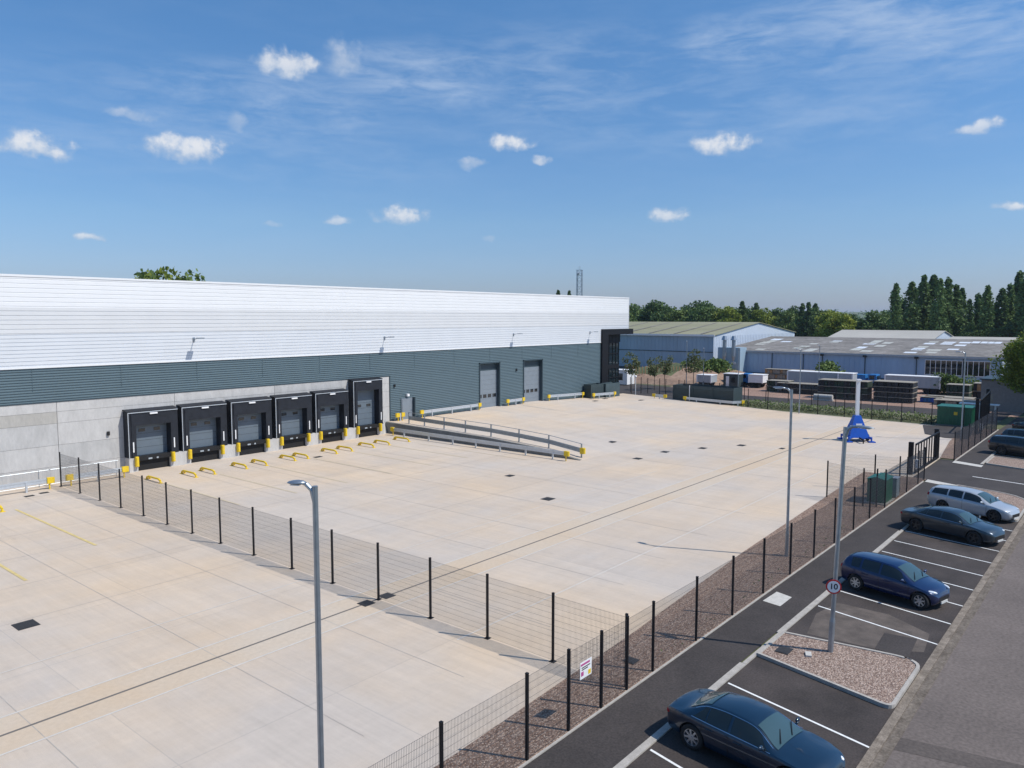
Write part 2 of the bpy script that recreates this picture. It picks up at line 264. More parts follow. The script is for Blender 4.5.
# ------------------------------------------------------------------ builders
class MB:
    def __init__(s): s.v = []; s.f = []; s.m = []
    def face(s, idx, mi=0): s.f.append(idx); s.m.append(mi)
    def add(s, vs, fs, mi=0):
        o = len(s.v); s.v += [tuple(v) for v in vs]
        for f in fs: s.face([o+i for i in f], mi)
    def box(s, x0, y0, z0, x1, y1, z1, mi=0):
        s.add([(x0,y0,z0),(x1,y0,z0),(x1,y1,z0),(x0,y1,z0),(x0,y0,z1),(x1,y0,z1),(x1,y1,z1),(x0,y1,z1)],
              [(0,3,2,1),(4,5,6,7),(0,1,5,4),(1,2,6,5),(2,3,7,6),(3,0,4,7)], mi)
    def bar(s, a, b, r, n=8, mi=0, r2=None, cap=True):
        a = Vector(a); b = Vector(b); d = (b-a).normalized(); t = Vector((0,0,1)) if abs(d.z) < .9 else Vector((1,0,0))
        u = d.cross(t).normalized(); v = d.cross(u); r2 = r if r2 is None else r2; o = len(s.v); off = math.pi/4 if n == 4 else 0
        for p, rr in ((a, r), (b, r2)):
            for i in range(n):
                an = 2*math.pi*i/n + off; s.v.append(tuple(p + u*math.cos(an)*rr + v*math.sin(an)*rr))
        for i in range(n): s.face([o+i, o+(i+1) % n, o+n+(i+1) % n, o+n+i], mi)
        if cap: s.face([o+i for i in range(n)][::-1], mi); s.face([o+n+i for i in range(n)], mi)
    def path(s, pts, r, n=8, mi=0):
        for a, b in zip(pts, pts[1:]): s.bar(a, b, r, n, mi)
    def prism(s, poly, z0, z1, mi=0):
        k = len(poly); o = len(s.v)
        s.v += [(p[0], p[1], z0) for p in poly] + [(p[0], p[1], z1) for p in poly]
        s.face(list(range(o, o+k))[::-1], mi); s.face(list(range(o+k, o+2*k)), mi)
        for i in range(k): s.face([o+i, o+(i+1) % k, o+k+(i+1) % k, o+k+i], mi)
    def beam(s, a, b, wdt, h, mi=0):   # box beam between two points, width horizontal, height vertical
        a = Vector(a); b = Vector(b); d = b-a; u = Vector((-d.y, d.x, 0)).normalized()*wdt/2; z = Vector((0,0,h/2))
        vs = [a-u-z, a+u-z, a+u+z, a-u+z, b-u-z, b+u-z, b+u+z, b-u+z]
        s.add(vs, [(0,1,2,3),(7,6,5,4),(0,4,5,1),(1,5,6,2),(2,6,7,3),(3,7,4,0)], mi)
    def build(s, name, mats, parent=None, smooth=False, loc=None, rz=0):
        me = bpy.data.meshes.new(name); me.from_pydata(s.v, [], s.f)
        if not isinstance(mats, (list, tuple)): mats = [mats]
        for mm in mats: me.materials.append(M[mm] if isinstance(mm, str) else mm)
        me.polygons.foreach_set('material_index', s.m)
        if smooth: me.polygons.foreach_set('use_smooth', [True]*len(me.polygons))
        me.validate(); me.update()
        bm = bmesh.new(); bm.from_mesh(me); bmesh.ops.recalc_face_normals(bm, faces=bm.faces); bm.to_mesh(me); bm.free()
        o = bpy.data.objects.new(name, me); COL.objects.link(o)
        if parent is not None: o.parent = parent
        if loc is not None: o.location = loc
        o.rotation_euler.z = rz
        return o
def tag(o, label=None, cat=None, group=None, kind=None):
    if label: o['label'] = label
    if cat: o['category'] = cat
    if group: o['group'] = group
    if kind: o['kind'] = kind
    return o
def empty(name, loc=(0,0,0), rz=0, label=None, cat=None, group=None):
    o = bpy.data.objects.new(name, None); COL.objects.link(o); o.location = loc; o.rotation_euler.z = rz; o.empty_display_size = .3
    return tag(o, label, cat, group)
def copy_tree(o, parent=None):
    c = o.copy(); COL.objects.link(c)
    if parent is not None: c.parent = parent
    for ch in list(o.children): copy_tree(ch, c)
    return c
def sight(px, dist):           # a point at a bearing and a distance from the survey point
    a = YAW - math.atan((px-512)/F); return (dist*math.cos(a), dist*math.sin(a))
def structure(o): o['kind'] = 'structure'; return o
def sheet(name, poly, z, m, kind='structure'):
    b = MB(); b.add([(p[0], p[1], z) for p in poly], [tuple(range(len(poly)))]); o = b.build(name, m)
    o['kind'] = kind; return o
def interp(x, T):
    if x <= T[0][0]: return T[0][1]
    for (a, b), (c, d) in zip(T, T[1:]):
        if x <= c: return b + (d-b)*(x-a)/(c-a)
    return T[-1][1]
# ------------------------------------------------------------------ the setting
sheet('ground', [(-9000,-9000),(12000,-9000),(12000,12000),(-9000,12000)], -.06, 'far')
sheet('grass', [(-60,-40),(240,-40),(240,200),(-60,200)], -.03, 'grass')
EDGE = lambda X: interp(X, [(-60,13.9),(14.5,14.1),(25,14.6),(37,15.5),(60,16.6),(63,16.7),(63.02,13.3),(73.3,13.4),(84,14.6),(106,15.8)])      # inner edge of the gravel bed
BACK = lambda Y: 93.75 + .105*Y + .0*Y
WY = 61.2
def yz(X, Y):
    """height of the yard: level, rising to the upper apron beyond the retaining wall"""
    if X < 53.0 or Y < 36: return 0.0
    
    a = interp(Y, [(36.4,0),(39,.40),(41.5,.6),(47,.86),(53,.98),(61.5,1.15)])
    b = 1.15*(Y-36)/25.2
    t = min(1, (X-53)/14); z = a*(1-t)+b*t
    return z*interp(X, [(78,1),(93,.58),(100,.42),(106,.4)])
b = MB()
def yardgrid(xs, ys):
    o = len(b.v); nx, ny = len(xs), len(ys)
    for j, y in enumerate(ys):
        for i, x in enumerate(xs):
            X, Y = x, y
            if j == 0: Y = EDGE(X)
            if x >= 95: X = BACK(Y)
            b.v.append((X, Y, yz(X, Y)))
    for j in range(ny-1):
        for i in range(nx-1): b.face([o+j*nx+i, o+j*nx+i+1, o+(j+1)*nx+i+1, o+(j+1)*nx+i])
yardgrid([-60,14.5,25,37,52.8], [0,20,36,WY+.1])
yardgrid([52.8,53.001,54,56,58,60,62,63,63.02,65,69,73.3,77,80,84,87,90,95], [0,20,30,36,36.4]+[37+i for i in range(25)]+[WY+.3])
structure(b.build('yard', 'yard'))
# drain strip, joints (flush sheets a few mm up)
def strip(name, x0, x1, y0, y1, z, m, n=1):
    return sheet(name, [(x0,y0),(x1,y0),(x1,y1),(x0,y1)], z, m)
def strips(name, rects, z, m, up=False):
    q = MB()
    for (x0,y0,x1,y1) in rects:
        if up:
            k = max(1, int(max(abs(x1-x0), abs(y1-y0))/1.5))
            for i in range(k):
                xa, xb = (x0+(x1-x0)*i/k, x0+(x1-x0)*(i+1)/k) if abs(x1-x0) > abs(y1-y0) else (x0, x1)
                ya, yb = (y0, y1) if abs(x1-x0) > abs(y1-y0) else (y0+(y1-y0)*i/k, y0+(y1-y0)*(i+1)/k)
                q.add([(xa,ya,yz(xa,ya)+z),(xb,ya,yz(xb,ya)+z),(xb,yb,yz(xb,yb)+z),(xa,yb,yz(xa,yb)+z)], [(0,1,2,3)])
        else: q.add([(x0,y0,z),(x1,y0,z),(x1,y1,z),(x0,y1,z)], [(0,1,2,3)])
    return structure(q.build(name, m))
strips('drain_strip', [(-45,23.75,96.2,25.95)], .004, 'channel')
strips('drain_slot', [(-45,24.78,96.2,24.88)], .008, 'sawcut')
strips('pale_joint', [(-45,25.95,96.2,26.03),(-45,23.67,96.2,23.75),(-45,29.3,53,29.36),(20,19.3,95.6,19.37),(53,32.6,75,32.66)], .008, 'joint')
strips('yard_joint', [(-45,33.9,52.6,33.93),(-45,38.5,51,38.53),(-45,43.1,51,43.13),(-45,47.7,51,47.73),(12,56.9,25,56.94)] + [(-8+5.2*i+.7*(i%3==1),15.6+.3*i,-8+5.2*i+.025+.7*(i%3==1),58) for i in range(0,11)] + [(46+5.2*i,17.5,46.03+5.2*i,35) for i in range(2,9)], .006, 'sawcut2')
strips('apron_joint', [(62+6*i,36.5,62.04+6*i,60.5) for i in range(5)] + [(54,44,97,44.04),(54,52,97,52.04)], .012, 'joint', up=True)
strips('yellow_bay_line', [(16.35,42.3,16.5,54.2),(12.0,39,12.15,48)], .012, 'ypaint')
strips('worn_bay_line', [(x,44.5,x+.13,54.5) for x in (26.0,30.3,34.6,38.9,43.2,47.5)] + [(50.0,40,50.1,53)], .012, 'ypaint2')
strips('apron_marking', [(68,56.5,68.12,60),(74,55,74.12,60)], .02, 'joint', up=True)
# gravel bed along the fence
sheet('gravel_bed', [(-45,12.37),(63.0,12.37),(63.0,16.72),(60,16.62),(37,15.52),(25,14.62),(14.5,14.12),(-45,13.95)], .03, 'gravel')
sheet('gravel_bed', [(73.4,12.22),(96,12.1),(96,15.3),(84,14.62),(73.4,13.42)], .03, 'gravel')
# footpath, car park, road
sheet('footpath', [(-45,10.42),(61.8,10.42),(61.8,12.3),(-45,12.3)], .02, 'asphalt')
sheet('footpath', [(72.2,10.3),(110,9.8),(110,12.0),(72.2,12.2)], .02, 'asphalt')
sheet('parking_bays', [(-45,5.45),(62,5.45),(62,10.2),(-45,10.2)], .0, 'bay')
sheet('access_road', [(60.5,4.9),(72.5,4.9),(72.9,13.32),(63.02,13.32),(62.0,10.3)], .012, 'asphalt')
sheet('parking_bays', [(72.5,5.45),(130,5.45),(130,10.3),(72.5,10.3)], .0, 'bay')
sheet('road', [(-60,-4),(300,-4),(300,5.2),(-60,5.2)], .0, 'road')
sheet('pavement', [(-60,-6.5),(300,-6.5),(300,-4.15),(-60,-4.15)], .09, 'asphalt')
q = MB(); q.box(-60,-4.15,-.02,300,-4,.10); structure(q.build('road_kerb', 'kerb'))
q = MB(); q.box(-45,5.2,-.02,60.6,5.45,.03); q.box(72.4,5.2,-.02,130,5.45,.03); structure(q.build('road_kerb', 'kerbold'))
q = MB(); q.box(-45,4.92,-.02,60.6,5.195,.012); structure(q.build('road_channel', 'gutter'))
sheet('road_repair', [(22.5,5.0),(23.3,5.0),(25.2,-4.1),(24.5,-4.1)], .006, 'repair')
sheet('road_repair', [(70,-.8),(78,-.8),(78,-3.2),(70,-3.2)], .006, 'repair')
q = MB(); q.box(-45,10.2,-.02,24.9,10.42,.05); q.box(28.3,10.2,-.02,46.5,10.42,.05); structure(q.build('footpath_kerb', 'kerb'))
q = MB(); q.box(24.9,10.2,-.02,28.3,10.34,.06); q.box(46.5,10.2,-.02,61.8,10.34,.06); q.box(72.3,10.1,-.02,110,10.3,.06); structure(q.build('footpath_kerb', 'kerb'))
q = MB(); q.box(-45,12.3,-.02,61.9,12.37,.055); q.box(72.6,12.12,-.02,96,12.22,.055); structure(q.build('path_edging', 'kerb'))
# tactile / dropped slabs at the access road mouth
sheet('dropped_slab', [(61.9,12.25),(62.9,12.25),(62.0,10.0),(61.0,10.0)], .034, 'slab')
sheet('dropped_slab', [(71.6,12.2),(72.7,12.2),(71.8,10.0),(70.8,10.0)], .034, 'slab')
# painted lines
def bayline(xi, w=.085):
    return [(xi-.02,10.12),(xi+w-.02,10.12),(xi+w-1.1,5.47),(xi-1.1,5.47)]
q = MB()
for xi in [-20.8+2.45*i for i in range(9)] + [3.6,6.05,8.5,10.95,13.4,15.85,18.15,23.25,32.1-.0,34.55,37.0,39.45,41.9,44.35,46.8,49.25,51.7]:
    q.add([(x, y, .006) for x, y in bayline(xi)], [(0,1,2,3)])
for xi in [76+2.5*i for i in range(10)]: q.add([(x, y, .006) for x, y in bayline(xi)], [(0,1,2,3)])
structure(q.build('bay_lines', 'paint'))
sheet('centre_line', [(66.25,9.9),(66.4,9.9),(65.5,6.0),(65.35,6.0)], .018, 'paint')
sheet('repair_patch', [(30.9,7.25),(29.2,7.15),(29.0,6.0),(31.1,6.15)], .008, 'asphalt')
sheet('dusty_patch', [(28.95,9.5),(31.2,9.9),(33,9.6),(33,7.6),(31.9,5.9),(30,5.7),(29.2,6.9)], .004, 'baydust')
sheet('path_slab', [(32.6,12.05),(32.35,11.3),(31.0,11.3),(31.15,12.1)], .026, 'slab')
# gravel islands with raised kerbs
def island(poly, kw=.11):
    cxm = sum(p[0] for p in poly)/len(poly); cym = sum(p[1] for p in poly)/len(poly)
    inner = []
    n = len(poly)
    for i in range(n):
        p0, p1, p2 = Vector(poly[i-1]), Vector(poly[i]), Vector(poly[(i+1) % n])
        e1 = (p1-p0).normalized(); e2 = (p2-p1).normalized(); n1 = Vector((-e1.y, e1.x)); n2 = Vector((-e2.y, e2.x)); b_ = (n1+n2).normalized()
        if b_.dot(Vector((cxm, cym))-p1) < 0: b_ = -b_
        inner.append(p1 + b_*kw/max(.5, abs(b_.dot(n1))))
    q = MB(); k = n; o = 0
    q.v = [(p[0], p[1], -.02) for p in poly] + [(p[0], p[1], .12) for p in poly] + [(p[0], p[1], .12) for p in inner] + [(p[0], p[1], .0) for p in inner]
    for i in range(k):
        j = (i+1) % k
        q.face([i, j, k+j, k+i]); q.face([k+i, k+j, 2*k+j, 2*k+i]); q.face([2*k+i, 2*k+j, 3*k+j, 3*k+i])
    structure(q.build('island_kerb', 'kerb')); sheet('gravel_island', [tuple(p) for p in inner], .09, 'gravelp')
def rounded(poly, rad, seg=5):
    out = []; n = len(poly)
    for i in range(n):
        p0, p1, p2 = Vector(poly[i-1]), Vector(poly[i]), Vector(poly[(i+1) % n]); r_ = rad[i]
        if r_ == 0: out.append(tuple(p1)); continue
        a = p1 + (p0-p1).normalized()*r_; b_ = p1 + (p2-p1).normalized()*r_
        for k in range(seg+1):
            t = k/seg; out.append(tuple(a*(1-t)**2 + p1*2*t*(1-t) + b_*t*t))
    return out
island(rounded([(28.35,10.2),(25.85,10.2),(24.75,5.48),(28.75,5.48),(28.9,6.2)][::-1], [.3,.55,.4,0,0]))
island(rounded([(61.9,10.19),(53.9,10.19),(52.9,5.5),(60.6,5.5)][::-1], [2.6,.4,0,.3]))
island(rounded([(76.9,10.0),(72.6,10.0),(71.3,5.6),(75.8,5.6)][::-1], [.3,1.6,.4,.3]))

# ---------------------------------------------------------------- covers
def cover(x, y, w=.75, l=.75, label='', z=None):
    w *= .8; l *= .8; q = MB(); q.box(-w/2,-l/2,0,w/2,l/2,.012)
    for i in range(5): q.box(-w/2+.05,-l/2+.08+i*(l-.16)/5,.012,w/2-.05,-l/2+.12+i*(l-.16)/5,.02)
    zz = (yz(x, y) if z is None else z)+.008
    o = q.build('drain_cover', 'iron', loc=(x, y, zz)); return tag(o, label, 'drain cover', 'drain covers in the yard')
for (x, y, w_, l_, t) in [(10.21,33.29,.95,1.05,'large dark drain cover far left in the yard, left of the front lamp'),
    (20.22,24.83,.7,.7,'dark cover on the drain slot, just left of the dividing fence'),(21.35,24.83,.7,.7,'dark cover on the drain slot, just right of the dividing fence'),
    (40.03,30.24,.95,.9,'dark drain cover alone mid-yard, nearest beyond the dividing fence'),(44.15,37.0,.8,.7,'dark cover on the low yard before the ramp wall'),
    (56.6,33.2,.9,.8,'dark cover just beyond the foot of the ramp'),(61.0,33.0,.9,.8,'second dark cover along from the foot of the ramp'),(65.0,31.3,1.0,.8,'third dark cover along from the foot of the ramp'),(68.8,29.2,1.1,.8,'fourth dark cover, farthest from the foot of the ramp'),
    (61.5,38.9,1.0,.8,'dark cover on the rising apron behind the ramp rail'),(69.5,25.6,.9,.5,'small dark cover beside the drain slot far down the yard'),
    (18.3,57.6,.7,.5,'thin dark cover left of the last dividing fence post near the wall'),(19.3,57.9,.7,.5,'thin dark cover right beside the dividing fence near the wall'),
    (39.6,54.8,.9,.6,'small dark cover between the yellow wheel guides of the fourth dock'),(34.1,12.9,.01,.01,''),
    (90.5,58.5,1.2,.8,'dark cover on the apron nearest the entrance corner box'),(86.5,57.5,1.2,.8,'dark cover on the apron left of the entrance corner box'),(93.5,54.5,1.4,.8,'dark cover on the apron near the entrance, farthest right')]:
    if t: cover(x, y, w_, l_, t)
cover(26.72,9.55,.75,.6,'dark square cover set in the gravel island under the speed sign', z=.095)
cover(22.6,13.4,.55,.55,'dark grating in the gravel bed just inside the front fence', z=.035)

# ---------------------------------------------------------------- warehouse
wh = empty('warehouse', (53, WY, 0), 0, 'huge white and slate-grey clad warehouse with a row of black loading docks', 'warehouse')
OX, OY = 53, WY
def wb(mb, name, m, parent=None, smooth=False):        # world coordinates -> child of the warehouse
    mb.v = [(x-OX, y-OY, z) for x, y, z in mb.v]; return mb.build(name, m, parent or wh, smooth)
def ribs(mb, x0, x1, z0, z1, Y, pitch, depth, kind, mi=0):
    prof = []; k0 = math.floor(z0/pitch); z = k0*pitch
    pts = []
    while z < z1+pitch:
        if kind == 'wave': pts += [(z,0),(z+.30*pitch,0),(z+.48*pitch,depth),(z+.82*pitch,depth)]
        else: pts += [(z,0),(z+.80*pitch,0),(z+.84*pitch,depth),(z+.95*pitch,depth)]
        z += pitch
    def dv(zz):
        for (a, b_), (c, d_) in zip(pts, pts[1:]):
            if a <= zz <= c: return b_ + (d_-b_)*(zz-a)/(c-a if c > a else 1)
        return 0
    prof = [(z0, dv(z0))] + [p for p in pts if z0 < p[0] < z1] + [(z1, dv(z1))]
    o = len(mb.v)
    for (zz, dd) in prof: mb.v += [(x0, Y+dd, zz), (x1, Y+dd, zz)]
    for i in range(len(prof)-1): mb.face([o+2*i, o+2*i+1, o+2*i+3, o+2*i+2], mi)
XL, XR = -45, 100.9
q = MB(); ribs(q, XL, XR, 12.7, 14.85, WY-.10, .32, .024, 'rib', 0); ribs(q, XL, XR, 10.8, 12.7, WY-.10, .32, .032, 'rib', 1); ribs(q, XL, 93.4, 8.5, 10.8, WY-.10, .27, .036, 'rib', 2); ribs(q, 93.4, XR, 10.32, 10.8, WY-.10, .27, .045, 'rib', 2)
wb(q, 'upper_cladding', ['white','whitem','whiteb'])
q = MB()
for i in range(6, 22): q = MB(); q.box(XL+3.5+6.15*i, WY-.092, 6.7, XL+3.52+6.15*i, WY-.07, 8.37); wb(q, 'sheet_joint', 'grey')
q = MB(); q.box(XL,WY-.13,8.38,93.4,WY-.02,8.5); q.box(XL,WY-.14,14.85,XR+.06,WY+.4,15.0); q.box(XR,WY-.13,10.32,XR+.06,WY+.0,14.85); wb(q, 'cladding_trim', 'white')
q = MB(); ribs(q, XL, 53.4, 5.95, 8.38, WY-.08, .19, .045, 'wave')
D = [(67.3,71.05),(75.6,79.6)]
for x0, x1 in ((53.4,67.3),(71.05,75.6),(79.6,93.4)): ribs(q, x0, x1, .2, 8.38, WY-.08, .19, .045, 'wave')
for x0, x1 in D: ribs(q, x0, x1, 6.6, 8.38, WY-.08, .19, .045, 'wave')
wb(q, 'lower_cladding', 'grey')
q = MB(); q.box(XL,WY-.10,5.86,53.4,WY-.0,5.95); q.box(53.3,WY-.12,.9,53.42,WY-.0,5.95)
wb(q, 'flashing', 'doordk')
# building body: roof, end wall
q = MB(); q.box(XL,WY+.6,.0,93.4,WY+64,14.3); q.box(93.4,WY+8,.0,XR,WY+64,14.3); wb(q, 'end_wall', 'whitem')
q = MB(); q.box(XL,WY+.02,14.3,XR-.05,WY+64,14.42); q.box(93.4,WY+.02,10.35,XR-.05,WY+8.1,14.3); wb(q, 'roof', 'roofw')
# precast concrete plinth
q = MB(); jx = [XL,-30,-20.9,-11.6,-2.3,7,11.9,21.5,30.3,39.6,48.9,53.3]; jz = [-.1,1.15,2.7,4.3,5.15,5.86]
rnd = random.Random(3)
for a, b_ in zip(jx, jx[1:]):
    for c, d_ in zip(jz, jz[1:]): q.box(a+.015,WY-.06,c+.008,b_-.015,WY+.12,d_-.008, 2 if (b_ == 21.5 and c == 4.3) else rnd.choice((0,0,1)))
wb(q, 'concrete_panel_wall', ['conc1','conc2','conc3'])
q = MB(); q.box(XL,WY+.02,-.1,53.3,WY+.5,5.9); q.box(53.45,WY+.55,.2,93.3,WY+.59,8.3); wb(q, 'backing_wall', 'doordk')
# docks
for k, (a, b_, tz) in enumerate([(26.15,30.1,4.72),(30.45,34.4,4.76),(34.8,38.75,4.8),(39.15,43.05,4.83),(43.45,47.3,4.9),(47.95,51.7,5.78)]):
    FY = WY-.85; mid = (a+b_)/2; ow = 1.38; ot = 3.72 if k < 5 else 4.85
    e = MB(); T = .0
    e.box(a,FY,1.12,mid-ow,WY-.07,tz-.06); e.box(mid+ow,FY,1.12,b_,WY-.07,tz-.06); e.box(mid-ow,FY,ot,mid+ow,WY-.07,tz-.06)
    # sloping hood
    e.add([(a-.04,FY-.03,tz-.055),(b_+.04,FY-.03,tz-.055),(b_+.04,WY-.07,tz+.08),(a-.04,WY-.07,tz+.08),(a-.04,FY-.03,tz),(b_+.04,FY-.03,tz),(b_+.04,WY-.07,tz+.14),(a-.04,WY-.07,tz+.14)],
          [(0,1,2,3),(4,7,6,5),(0,4,5,1),(1,5,6,2),(2,6,7,3),(3,7,4,0)])
    # front flaps slightly proud
    e.box(a+.25,FY-.04,1.15,mid-ow-.0,FY-.003,ot-.02); e.box(mid+ow,FY-.04,1.15,b_-.25,FY-.003,ot-.02); e.box(a+.25,FY-.06,ot-.12,b_-.25,FY-.004,tz-.25)
    sh = wb(e, 'dock_shelter', 'shelter')
    if k == 5: sh['label'] = 'taller black dock shelter at the right end of the row'
    def sub(mb, nm, m, lab=None):
        mb.v = [(x-OX, y-OY, z) for x, y, z in mb.v]; o = mb.build(nm, m, sh)
        if lab: o['label'] = lab
        return o
    t = MB(); t.box(a+.0,FY-.045,1.12,a+.05,FY-.005,tz-.07); t.box(a,FY-.05,tz-.12,b_,FY-.031,tz-.06); sub(t, 'frame_trim', 'galvpale')
    t = MB(); t.box(mid-ow,WY-.12,1.15,mid+ow,WY-.075,ot+.02,0)
    for s_ in (1.75,2.3,2.85,3.4): t.box(mid-ow,WY-.125,s_,mid+ow,WY-.1205,s_+.015,1)
    sub(t, 'dock_door', ['dockdoor','trim'])
    for xx in (-.85,.35): t = MB(); t.box(mid+xx,WY-.15,3.0,mid+xx+.5,WY-.121,3.25); sub(t, 'door_window', 'glass')
    for s_ in (-1, 1):
        t = MB(); t.box(mid+s_*1.62-.045,FY-.06,1.55,mid+s_*1.62+.045,FY-.041,2.35); sub(t, 'marker_strip', 'whitep')
        t = MB(); x_ = mid+s_*1.45; t.box(x_-.12,FY-.24,.42,x_+.12,FY+.05,1.2); t.box(x_-.07,FY-.29,.47,x_+.07,FY-.24,1.15); sub(t, 'bumper', ['yellow'])
    t = MB(); t.box(mid-.3,FY-.16,tz-.28,mid+.3,FY-.065,tz-.16); sub(t, 'dock_lamp', 'whitep')
    t = MB(); t.box(mid-1.3,FY-.02,.82,mid+1.3,WY-.32,1.14,0); t.box(mid-1.3,FY+.25,-.02,mid+1.3,FY+.3,.82,0); t.box(mid-.5,FY-.03,.86,mid-.2,FY-.02,.98,1); t.box(mid+.15,FY-.03,.86,mid+.3,FY-.02,.98,1); sub(t, 'dock_leveller', ['pit','doorl'])
q = MB(); xs_ = [25.6]
for (a, b_) in [(26.15,30.1),(30.45,34.4),(34.8,38.75),(39.15,43.05),(43.45,47.3),(47.95,51.7)]:
    mid = (a+b_)/2; xs_ += [mid-1.3, mid+1.3]
xs_ += [53.25]
xs_[0] = 26.15
for i in range(0, len(xs_), 2):
    q.box(xs_[i],WY-.84,-.05,xs_[i+1],WY-.061,1.115) if i < len(xs_)-2 else q.box(xs_[i],WY-.84,-.05,51.8,WY-.061,1.115)
    if i < len(xs_)-2: wb(q, 'dock_podium', 'conc1'); q = MB()
q.add([(51.8,WY-.84,-.05),(53.25,WY-.061,-.05),(51.8,WY-.061,-.05),(51.8,WY-.84,1.115),(51.82,WY-.061,2.2),(51.8,WY-.061,1.115)], [(0,1,2),(3,5,4),(0,3,4,1),(1,4,5,2),(2,5,3,0)])
wb(q, 'dock_podium', 'conc1')
# two level-access doors
for i, (x0, x1) in enumerate(D):
    q = MB(); q.box(x0-.02,WY-.14,.5,x0+.12,WY+.5,6.6); q.box(x1-.12,WY-.14,.5,x1+.02,WY+.5,6.6); q.box(x0-.02,WY-.14,6.5,x1+.02,WY+.5,6.66); q.box(x0+.12,WY+.38,5.6,x1-.12,WY+.5,6.5)
    fr = wb(q, 'door_frame', 'doordk')
    q = MB()
    for zz in range(9): q.box(x0+.12,WY+.33,.5+zz*.57,x1-.12,WY+.38,1.06+zz*.57)
    dr = wb(q, 'roller_door', 'door')
    q = MB()
    for k in range(4): q.box(x0+.25+k*.86,WY+.31,2.35,x0+.85+k*.86,WY+.328,2.75)
    q.v = [(x-OX, y-OY, z) for x, y, z in q.v]; q.build('pane', 'glass', dr)
q = MB(); q.box(54.9,WY-.16,1.0,56.5,WY-.085,3.4,0); q.box(56.5,WY-.5,1.0,56.62,WY-.085,3.45,1); q.box(55.0,WY-.19,1.0,56.4,WY-.161,3.3,0)
pd = wb(q, 'personnel_door', ['door','doordk'])
q = MB(); q.bar((56.2,WY-.24,2.1),(56.35,WY-.24,2.1),.02); q.v = [(x-OX, y-OY, z) for x, y, z in q.v]; q.build('handle', 'chrome', pd)
q = MB(); q.box(55.6,WY-.35,3.6,55.9,WY-.08,3.85); wb(q, 'bulkhead_lamp', 'whitep')
for (x, z) in ((24.9,3.0),(53.9,4.7),(74.1,5.3)): q = MB(); q.box(x,WY-.2,z,x+.18,WY-.07,z+.3); wb(q, 'junction_box', 'trim')
for x, z in ((32.1,10.2),(52.7,9.9),(73.6,9.9),(90.5,9.9),(9,10.2)):
    q = MB(); q.bar((x,WY-.1,z),(x+.05,WY-1.0,z+.12),.035); q.box(x-.22,WY-1.35,z+.05,x+.28,WY-.9,z+.15); q.box(x-.08,WY-.17,z-.2,x+.08,WY-.1,z+.15); wb(q, 'wall_floodlight', 'galv')
# entrance corner
q = MB(); q.box(93.4,WY-.35,.3,95.0,WY+.9,10.3); q.box(95.0,WY-.35,9.5,101.9,WY+4.0,10.3); q.box(95.0,WY+.72,8.3,99.9,WY+.78,9.5)
wb(q, 'entrance_frame', 'black')
q = MB(); q.box(95.0,WY+.78,.3,99.6,WY+.84,9.5); q.box(99.54,WY+.84,.3,99.6,WY+7.9,9.5); gl = wb(q, 'entrance_glazing', 'tint')
q = MB()
for x in (95.9,96.85,97.8,98.7,99.55): q.box(x,WY+.70,.3,x+.07,WY+.775,9.5)
for z in (3.0,4.4,6.6,8.2): q.box(95.0,WY+.69,z,99.6,WY+.77,z+.1 if z != 4.4 else 5.0)
for y in (1.8,3.2,4.6,6.0): q.box(99.61,WY+y,.3,99.68,WY+y+.07,9.5)
q.v = [(x-OX, y-OY, z) for x, y, z in q.v]; q.build('mullion', 'black', gl)

